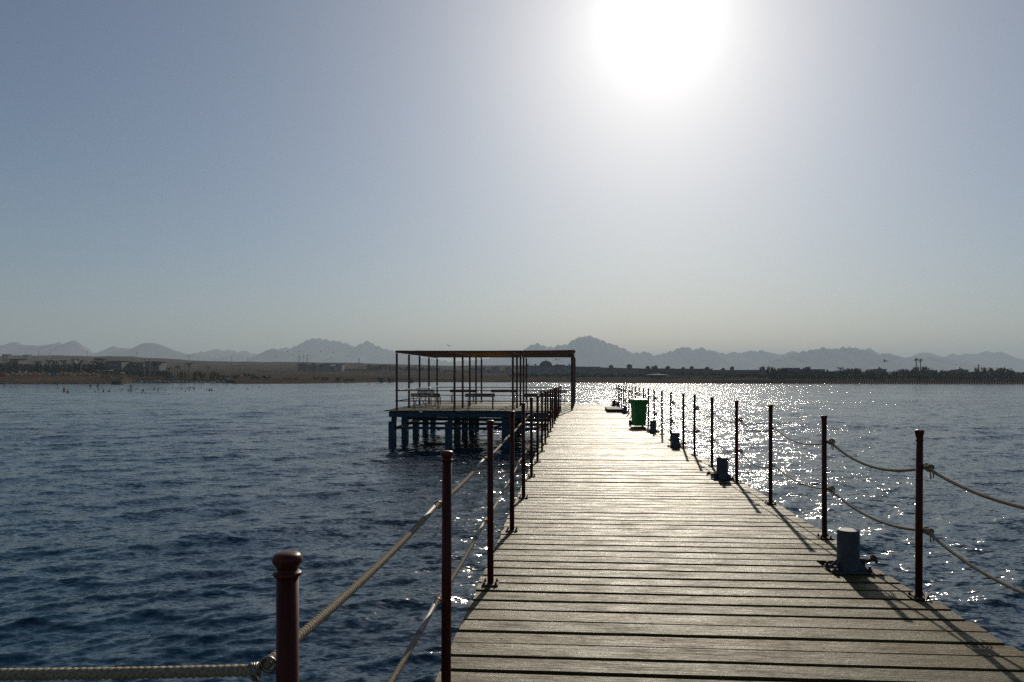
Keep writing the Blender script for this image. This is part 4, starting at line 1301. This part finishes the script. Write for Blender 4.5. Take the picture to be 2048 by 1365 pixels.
# --- pylons and masts
def pylon(px, ytop, ybase, D, label, arms=True, cat='pylon', name='power_pylon', wid=1.0):
    zt = EYE + (HOR - ytop) / FPX * D
    zb = min(EYE + (HOR - ybase) / FPX * D, ground_z(px, D)) - 0.5
    H = zt - zb
    w = H * 0.09 * wid
    o = empty(name, ((px - 1024) / FPX * D, D, zb), 0.3, label, cat, 'pylons and masts on the skyline')
    mb = MB()
    t = 0.10 + H * 0.004
    for sx in (-1, 1):
        for sy in (-1, 1):
            mb.beam((sx * w, sy * w, 0), (sx * w * 0.25, sy * w * 0.25, H), t, t)
    n = 6
    for k in range(n):
        z0, z1 = H * k / n, H * (k + 1) / n
        w0, w1 = w * (1 - 0.75 * k / n), w * (1 - 0.75 * (k + 1) / n)
        for sy in (-1, 1):
            mb.beam((-w0, sy * w0, z0), (w1, sy * w1, z1), t * .6, t * .6)
            mb.beam((w0, sy * w0, z0), (-w1, sy * w1, z1), t * .6, t * .6)
    mb.build('lattice', M['galv'], o)
    if arms:
        for q in (0.80, 0.93):
            MB().beam((-w * 1.3, 0, H * q), (w * 1.3, 0, H * q), t, t).build('cross_arm', M['galv'], o)
    return o
for px, yt, yb, D, lb in ((77.5, 702.8, 711, 1400, 'broad-headed pylon on the left hill crest, left of two'), (99.5, 704.7, 711.5, 1400, 'broad-headed pylon on the left hill crest, right of two'),
                          (274, 704, 714.5, 1500, 'thin pylon on the hill slope above the resort building'), (378.5, 711, 722, 1500, 'thin pylon on the hill slope above the wide-crowned palm'),
                          (463, 713, 724, 1550, 'faint pylon on the plain, left of two before the apartments'), (495.5, 713.5, 724, 1550, 'faint pylon on the plain, right of two before the apartments'),
                          (598, 712, 727, 1200, 'lattice pylon behind the dark left tower of the apartments'), (718, 716, 727, 1300, 'slim lattice mast above the distant houses')):
    pylon(px, yt, yb, D, lb)
pylon(1957, 729, 742, 470, 'lattice tower with a wide head on the right skyline', True, 'tower', 'lattice_tower', 0.7)
for px, yt, yb, D, lb, rr_ in ((174.5, 703, 714, 900, 'bare pole on the skyline above the left palm grove', 0.2), (607, 712, 727.5, 850, 'thin mast behind the apartment row, left of two', 0.2),
                               (614.5, 711.5, 728, 810, 'dark lamp mast rising from the apartment row, right of two', 0.28), (289, 719.5, 748, 420, 'pale pole among the palms, left of two', 0.14),
                               (300, 719.5, 749, 420, 'pale pole among the palms, right of two', 0.2)):
    z0 = ground_z(px, D) - 0.3; H = EYE + (HOR - yt) / FPX * D - z0
    o = empty('mast', ((px - 1024) / FPX * D, D, z0), 0, lb, 'mast', 'pylons and masts on the skyline')
    MB().lathe([(rr_, 0), (rr_ * 0.7, H)], n=8).build('pole', M['whitewall' if D == 420 else 'galv'], o)
    MB().box((0, 0, H + 0.15), (rr_ * 5, rr_ * 3, 0.3)).build('lamp_head', M['galv'], o)

# --- beach parasols, screens, huts
def parasol_mesh(mat):
    c = MB().lathe([(1.45, 2.0), (1.40, 2.06), (0.75, 2.45), (0.12, 2.75), (0.03, 2.85)], n=12).mesh('canopy', mat)
    return c
PC = {k: parasol_mesh(M[k]) for k in ('thatch', 'pale')}
PP = MB().lathe([(0.06, 0), (0.05, 2.2)], n=6).mesh('pole', M['trunk'])
def parasol(px, D, k, label, group, sc=1.0):
    o = empty('parasol', ((px - 1024) / FPX * D, D, ground_z(px, D) - 0.05), 0, label, 'parasol', group)
    o.scale = (sc, sc, sc)
    link_obj('pole', PP, o); link_obj('canopy', PC[k], o)
for i, px in enumerate(range(4, 198, 9)):
    parasol(px + PR.uniform(-2, 2), 358 + PR.uniform(-4, 22), 'thatch', 'straw parasol in the crowded rows on the far left beach', 'straw parasols on the left beach')
for i, px in enumerate(range(282, 462, 9)):
    parasol(px + PR.uniform(-1, 1), 372 + PR.uniform(-3, 8), 'pale' if i % 4 == 0 else 'thatch', 'straw parasol in the long line between the yellow hut and the beach end' if i % 4 else 'pale cloth parasol in the long line right of the yellow hut', 'parasols right of the yellow hut')
for i, px in enumerate(range(1330, 1445, 8)):
    parasol(px + PR.uniform(-1, 1), 440 + PR.uniform(-3, 12), 'pale' if i % 2 else 'thatch', 'pale parasol on the sand below the long resort' if i % 2 else 'straw parasol on the sand below the long resort', 'parasols below the long resort', 0.9)
for x0, x1, yt, yb, mt, lb in ((0, 9, 747.5, 754, 'red', 'dark red cloth windbreak at the far left edge of the beach'), (64.5, 75.5, 748, 753.5, 'orange', 'orange cloth windbreak on the left beach'),
                               (102, 112.5, 746, 752.5, 'blue', 'blue cloth windbreak on the left beach'), (141, 151, 748.5, 752.5, 'yellow', 'yellow cloth windbreak on the left beach'),
                               (342, 349, 752, 757, 'blue', 'small dark blue beach screen in the line of parasols'), (448, 455, 751, 756, 'blue', 'small blue screen at the end of the parasol line')):
    D = 352
    zt, zb = EYE + (HOR - yt) / FPX * D, EYE + (HOR - yb) / FPX * D
    w = (x1 - x0) / FPX * D
    px = (x0 + x1) / 2
    g0 = ground_z(px, D)
    o = empty('windbreak', ((px - 1024) / FPX * D, D, g0 - 0.1), 0.1, lb, 'windbreak', 'cloth windbreaks')
    c = MB()
    n = 6
    for k in range(n):
        x = -w / 2 + w * k / n
        c.box((x + w / n / 2, 0.05 * math.sin(k * 2.0), (zb + zt) / 2 - g0 + 0.1), (w / n * 1.02, 0.03, zt - zb))
    c.build('cloth', M[mt], o)
    for x in (-w / 2, w / 2): MB().lathe([(0.035, 0), (0.03, zt - g0 + 0.25)], (x, 0.1, 0), 6).build('pole', M['trunk'], o)
def hut(x0, x1, yt, D, roofm, label, name='beach_bar'):
    px = (x0 + x1) / 2; g0 = ground_z(px, D) - 0.1
    H = EYE + (HOR - yt) / FPX * D - g0; w = (x1 - x0) / FPX * D
    o = empty(name, ((px - 1024) / FPX * D, D, g0), 0, label, 'hut')
    MB().box((0, 0, H - 0.15), (w, 4, 0.28)).build('roof', M[roofm], o)
    for x in (-w * 0.46, -w * 0.15, w * 0.15, w * 0.46):
        for y in (-1.7, 1.7): MB().box((x, y, (H - 0.3) / 2), (0.16, 0.16, H - 0.3)).build('column', M['trunk'], o)
    MB().box((0, 1.2, 0.6), (w * 0.8, 0.5, 1.1)).build('counter', M['plaster'], o)
hut(194, 223, 741, 375, 'whitewall', 'open beach bar with a long flat pale roof right of the palm grove')
hut(232, 246, 745.5, 362, 'yellow', 'small yellow-roofed hut beside the beach bar')
# stone block jetty and reef ledge
def rocks(name, x0, x1, D, hgt, n, label, cat, seed):
    r = random.Random(seed)
    mb = MB()
    for k in range(n):
        px = x0 + (x1 - x0) * (k + r.random() * 0.8) / n
        DD = D(px) + r.uniform(-1.0, 1.5)
        s = hgt * r.uniform(0.6, 1.1)
        M3 = Matrix.Rotation(r.uniform(0, 3), 3, 'Z') @ Matrix.Rotation(r.uniform(-.2, .2), 3, 'X')
        mb.lathe([(s * 1.5, -0.6 * s), (s * 1.7, 0), (s * 1.2, s * 0.55), (s * 0.4, s * 0.75)], ((px - 1024) / FPX * DD, DD, -1.75), 7, M=M3)
    o = mb.build(name, M['stone'])
    return tag(o, label, cat)
shd = lambda px: 5222.0 / (float(interp(px, SHORE)) - HOR) + 12
rocks('reef_ledge', -60, 262, shd, 0.85, 150, 'long dark rocky reef ledge along the waterline of the left beach', 'rocks', 5)
rocks('reef_ledge', 262, 430, shd, 0.5, 60, 'thin dark rocky edge below the parasol line right of the stone block', 'rocks', 6)
o = empty('stone_jetty', ((235 - 1024) / FPX * 318, 318, -2.2), 0.05, 'square dark stone block standing in the water off the beach bar', 'jetty')
j = MB()
for k in range(3):
    for i in range(4):
        j.box((-1.5 + i * 1.0 + PR.uniform(-.05, .05), PR.uniform(-.1, .1), 0.35 + k * 0.62), (0.96, 2.4, 0.58))
j.build('stone_blocks', M['stone'], o)

# --- long jetty on the right
def right_jetty():
    a = Vector(W(1424, 760, 352)); b = Vector(W(2140, 760, 318))
    a.z = b.z = 0.0
    d = (b - a); L = d.length; rz = math.atan2(d.y, d.x)
    o = empty('long_jetty', (a.x, a.y, 0), rz, 'very long low wooden jetty on many short piles along the right shore', 'jetty')
    MB().box((L / 2, 0, 0.0), (L, 2.2, 0.22)).build('deck', M['darkwood'], o)
    MB().box((L / 2, -1.0, 0.95), (L, 0.06, 0.08)).build('handrail', M['darkwood'], o)
    pm = MB().box((0, 0, -1.2), (0.36, 0.36, 2.2)).mesh('pile', M['darkwood'])
    n = 150
    rest = MB()
    for k in range(n):
        x = L * (1 - (k + 0.5) / n)
        for y in (-0.9,):
            if k < 100: link_obj('pile', pm, o, (x, y, 0))
            else: rest.box((x, y, -1.2), (0.36, 0.36, 2.2))
    r = rest.build('far_piles', M['darkwood'], o); r['kind'] = 'stuff'
    bl = MB().box((0, 0, 0.5), (0.08, 0.08, 0.9)).mesh('baluster', M['darkwood'])
    for k in range(0, 99): link_obj('baluster', bl, o, (L * (1 - (k + 0.5) / 99), -1.0, 0))
    MB().box((L - 26, 0.6, 1.5), (24, 2.0, 0.14)).build('shade_roof', M['plaster2'], o)
right_jetty()

# --- people (one skinned surface each)
def skinned(name, verts, edges, radii, mat, root=0, sub=1):
    me = bpy.data.meshes.new(name)
    me.from_pydata([Vector(v) for v in verts], edges, [])
    ob = bpy.data.objects.new(name, me)
    COL.objects.link(ob)
    sk = ob.modifiers.new('s', 'SKIN')
    for i, r in enumerate(radii): me.skin_vertices[0].data[i].radius = (r, r) if not isinstance(r, tuple) else r
    me.skin_vertices[0].data[root].use_root = True
    if sub:
        sb = ob.modifiers.new('u', 'SUBSURF'); sb.levels = sub; sb.render_levels = sub
    dg = bpy.context.evaluated_depsgraph_get()
    out = bpy.data.meshes.new_from_object(ob.evaluated_get(dg))
    bpy.data.objects.remove(ob)
    out.materials.clear(); out.materials.append(mat)
    out.name = name
    out.polygons.foreach_set('use_smooth', [True] * len(out.polygons))
    return out
def person_mesh(stride=0.0, arms='down'):
    v = [(0, 0, 0.95), (0, 0, 1.15), (0, 0, 1.38), (0, 0, 1.49), (0, 0.01, 1.60), (0, 0.01, 1.72)]
    r = [(.15, .11), (.13, .10), (.17, .11), .055, .085, .06]
    e = [(0, 1), (1, 2), (2, 3), (3, 4), (4, 5)]
    for s in (-1, 1):
        b = len(v)
        f = stride * s
        v += [(s * .10, 0, 0.90), (s * .11 + f * .16, 0, 0.50), (s * .12 + f * .30, 0.02, 0.08), (s * .12 + f * .30 + 0.03, -0.12, 0.03)]
        r += [.085, .06, .045, .035]
        e += [(0, b), (b, b + 1), (b + 1, b + 2), (b + 2, b + 3)]
        b = len(v)
        if arms == 'down': v += [(s * .19, 0, 1.40), (s * .25 - f * .1, 0, 1.12), (s * .25 - f * .25, -0.05, 0.86)]
        elif arms == 'up': v += [(s * .19, 0, 1.40), (s * .36, 0, 1.55), (s * .40, 0, 1.85)]
        else: v += [(s * .19, 0, 1.40), (s * .40, -0.1, 1.25), (s * .55, -0.25, 1.20)]
        r += [.055, .042, .03]
        e += [(2, b), (b, b + 1), (b + 1, b + 2)]
    return skinned('body', v, e, r, M['skin'])
PM = {'stand': person_mesh(), 'walk': person_mesh(1.0), 'up': person_mesh(0, 'up'), 'out': person_mesh(0, 'out')}
SHM = MB().lathe([(0.10, 0.70), (0.20, 0.74), (0.185, 0.90), (0.165, 0.99), (0.10, 1.0)], n=12).mesh('shorts', M['blue'])
SHR = MB().lathe([(0.10, 0.70), (0.20, 0.74), (0.185, 0.90), (0.165, 0.99), (0.10, 1.0)], n=12).mesh('shorts', M['red'])
HAIR = MB().lathe([(0.10, 1.63), (0.105, 1.68), (0.09, 1.745), (0.03, 1.775)], (0, 0.02, 0), 10).mesh('hair', M['black'])
def person(px, D, zfoot, pose, label, group, shorts=None, rz=None):
    o = empty('person', ((px - 1024) / FPX * D, D, zfoot), PR.uniform(-1, 1) if rz is None else rz, label, 'person', group)
    link_obj('body', PM[pose], o)
    link_obj('hair', HAIR, o)
    if shorts: link_obj('shorts', shorts, o)
def swimmer(px, yb, vis, label, pose='stand', sh=None):
    D = 5222.0 / (yb - HOR)
    h = vis / FPX * D
    person(px, D, WATER - (1.76 - min(h, 1.72)) if pose != 'up' else WATER - 1.0, pose, label, 'bathers off the left beach', sh)
G1 = 'lone dark head of a swimmer low in the water off the left beach'
for px, yb in ((21, 773.3), (32, 774.3), (190, 785), (197, 782), (243, 782.3), (245.5, 780), (272, 780), (297.5, 780.3), (325, 778), (330.5, 782.6),
               (284, 788), (290, 788), (345, 777.3), (352, 777), (357, 777), (372, 779.3), (378.5, 781.3), (375.5, 777.3), (379.5, 778), (381.5, 776), (385, 776.3),
               (388, 781.3), (370.5, 784.3), (402, 778), (413, 780), (464, 780), (495, 779.3), (518.5, 775.5), (692, 767.3), (697, 767.8), (738, 769), (754, 769)):
    swimmer(px, yb, 2.6, G1, 'out' if PR.random() < 0.25 else 'stand')
for px, yt, yb, lb, pose, sh in ((9, 764, 774.5, 'bather in red shorts walking in the shallows at the far left', 'walk', SHR), (8, 772, 774.5, 'child-height bather just below the red-shorts walker', 'stand', None),
        (115.5, 764, 776, 'bather striding along the shallows with legs apart', 'walk', None), (128, 774.3, 783.5, 'bather in red shorts standing thigh-deep, nearest of the left group', 'stand', SHR),
        (135.5, 779.5, 786, 'bather standing waist-deep just right of the red-shorts one', 'stand', None), (181, 767, 776.5, 'left one of two dark bathers standing together in the shallows', 'stand', SHM),
        (195.5, 767, 776.5, 'right one of two dark bathers standing together in the shallows', 'stand', SHM), (207, 778, 784, 'bather chest-deep left of the swimmers with spread arms', 'stand', None),
        (218.5, 779, 784, 'bather with spread arms just right of the chest-deep one', 'out', None), (256.5, 778, 783, 'bather chest-deep just left of the splash', 'stand', None),
        (262, 769, 782.5, 'dark bather standing tall in the middle of a white splash', 'out', SHM), (286, 777.5, 783.5, 'bather with arms out, first right of the splash', 'out', None),
        (308.5, 774.5, 780.5, 'bather with spread arms, second right of the splash', 'out', None), (316, 778, 783.5, 'bather raising both arms right of the splash', 'up', None),
        (364, 773.5, 778.5, 'bather standing in the right-hand crowd, leftmost tall one', 'out', None), (388.5, 773.5, 777.5, 'tall bather at the right end of the crowd', 'stand', SHR),
        (418.5, 777, 781.5, 'left one of two bathers side by side right of the crowd', 'stand', None), (422.5, 777, 781.5, 'right one of two bathers side by side right of the crowd', 'out', None)):
    swimmer(px, yb, yb - yt, lb, pose, sh)
for i, px in enumerate((1248, 1253.3, 1263.8, 1269.3)):
    D = 5222.0 / (769.2 - HOR)
    person(px, D, WATER - 0.75, 'stand', 'wader in the sun glitter off the sand spit, %s from the left of four' % ['first', 'second', 'third', 'fourth'][i], 'four waders in the glitter')
for px, yb, lb in ((471, 765.5, 'left one of two people standing on the sand spit'), (474.5, 765.5, 'right one of two people standing on the sand spit'),
                   (663.5, 765, 'left one of two people strolling on the open sand'), (669.3, 765, 'right one of two people strolling on the open sand'),
                   (545, 761, 'lone person on the sand left of the camels')):
    D = 352.0
    for _ in range(60):
        D2 = (EYE - ground_z(px, D)) * FPX / (yb - HOR)
        D = D * 0.7 + D2 * 0.3
    D = max(350, min(D, 430))
    person(px, D, ground_z(px, D), 'walk' if px > 660 else 'stand', lb, 'people on the sand')
# white splash
mb = MB()
D = 5222.0 / (782.5 - HOR)
r = random.Random(3)
for k in range(70):
    a = r.gauss(0, 0.45); h = abs(r.gauss(0, 0.38)) * max(0.15, 1 - abs(a))
    c = ((264.5 - 1024) / FPX * D + a * 1.1, D - 0.3 + r.gauss(0, 0.2), WATER + h)
    s = r.uniform(0.02, 0.07)
    mb.lathe([(s * .4, -s), (s, -s * .3), (s, s * .3), (s * .4, s)], c, 6)
tag(mb.build('splash', M['white']), 'white splash of water around the dark bather', 'splash', kind='stuff')

# --- camels on the shore
def camel_mesh(sit=0.0, seed=1):
    z = 1.45 - sit
    v = [(0, 0, z), (0.45, 0, z + .05), (0.85, 0, z), (1.15, 0, z - .08), (1.45, 0, z + .15), (1.6, 0, z + .55), (1.75, 0, z + .72), (2.05, 0, z + .66),
         (-0.45, 0, z + .02), (-0.8, 0, z - .05), (0.1, 0, z + .38), (-0.98, 0, z - .45)]
    r = [.38, .37, .34, .22, .14, .12, .14, .07, .36, .27, .16, .04]
    e = [(0, 1), (1, 2), (2, 3), (3, 4), (4, 5), (5, 6), (6, 7), (0, 8), (8, 9), (0, 10), (9, 11)]
    for x, par, hock in ((0.8, 2, 0.05), (-0.75, 9, -0.14)):
        for s in (-1, 1):
            b = len(v)
            v += [(x, s * .16, z - .35), (x + hock, s * .17, 0.55), (x - hock * .2, s * .17, 0.06)]
            r += [.13, .07, .055]
            e += [(par, b), (b, b + 1), (b + 1, b + 2)]
    return skinned('body', v, e, r, M['camel'])
CM = camel_mesh()
SAD = MB().lathe([(0.46, -0.25), (0.48, 0.0), (0.40, 0.22)], (0, 0, 1.62), 10).mesh('saddle', M['red'])
for px, rz, lb in ((572.5, math.pi, 'left camel of three resting on the shore by the open sand, facing left'), (581.5, 2.8, 'middle camel of three on the shore by the open sand'), (590.5, 0.2, 'right camel of three on the shore by the open sand, facing right')):
    D = 392
    o = empty('camel', ((px - 1024) / FPX * D, D, ground_z(px, D)), rz, lb, 'camel', 'camels on the shore')
    link_obj('body', CM, o); link_obj('saddle', SAD, o)
    o.scale = (0.92, 0.92, 0.92)

# --- birds
def bird_mesh(flap):
    mb = MB()
    mb.tube([(0, -.20, 0), (0, -.12, .01), (0, 0, .015), (0, .12, .01), (0, .2, 0)], [.010, .04, .05, .03, .012], 8)
    for s in (-1, 1):
        a = [(s * .03, -.06, .02), (s * .25, -.09, .02 + flap * .16), (s * .52, .02, .02 + flap * .10)]
        b_ = [(s * .03, .08, .02), (s * .25, .05, .02 + flap * .16), (s * .52, .04, .02 + flap * .10)]
        lo = [(x, y, z - .012) for x, y, z in a]; lo2 = [(x, y, z - .012) for x, y, z in b_]
        for k in range(2):
            mb.poly([a[k], a[k + 1], b_[k + 1], b_[k]]); mb.poly([lo[k], lo2[k], lo2[k + 1], lo[k + 1]])
            mb.poly([a[k], lo[k], lo[k + 1], a[k + 1]]); mb.poly([b_[k], b_[k + 1], lo2[k + 1], lo2[k]])
    mb.poly([(-.05, .28, 0), (.05, .28, 0), (.015, .18, 0), (-.015, .18, 0)])
    return mb.mesh('gull', M['bird'])
BM = [bird_mesh(f) for f in (1.0, 0.4, -0.6)]
BIRDS = [(528.5, 712.2), (539, 707), (552, 714), (565, 707.5), (575, 704), (588.5, 704.5), (586, 711), (596.5, 703), (599.5, 703.5), (597.5, 709), (608, 704.5),
         (619, 704.5), (641, 703), (658, 706), (666, 705), (668.5, 705.5), (691, 711.5), (698, 711.7), (723, 708), (755, 712.5), (754, 697.5), (730.5, 686)]
for px, y in BIRDS:
    D = PR.uniform(190, 260)
    o = link_obj('gull', BM[PR.randrange(3)], None, W(px, y, D), PR.uniform(0, 6.28))
    tag(o, 'tiny dark gull in the loose flock over the plain left of the pergola', 'bird', 'gulls in the flock left of the pergola')
    o.rotation_euler = (PR.uniform(-.3, .3), PR.uniform(-.5, .5), PR.uniform(-1, 1))
for px, y, D, lb, k in ((697.5, 698.4, 130, 'largest dark gull of the flock, wings level', 1), (897, 692.5, 110, 'gull gliding just above the pergola roof', 0), (836, 700.8, 150, 'small dark gull right over the pergola left corner', 2),
                        (1113, 720.5, 95, 'gull gliding under the pergola roof line beside the dome', 0), (1770, 723.5, 80, 'large gull gliding above the first pointed kiosk', 0), (167.5, 701.5, 170, 'single gull above the left palm grove', 1)):
    o = link_obj('gull', BM[k], None, W(px, y, D))
    o.rotation_euler = (0.1, 0.2, 0.5)
    tag(o, lb, 'bird')
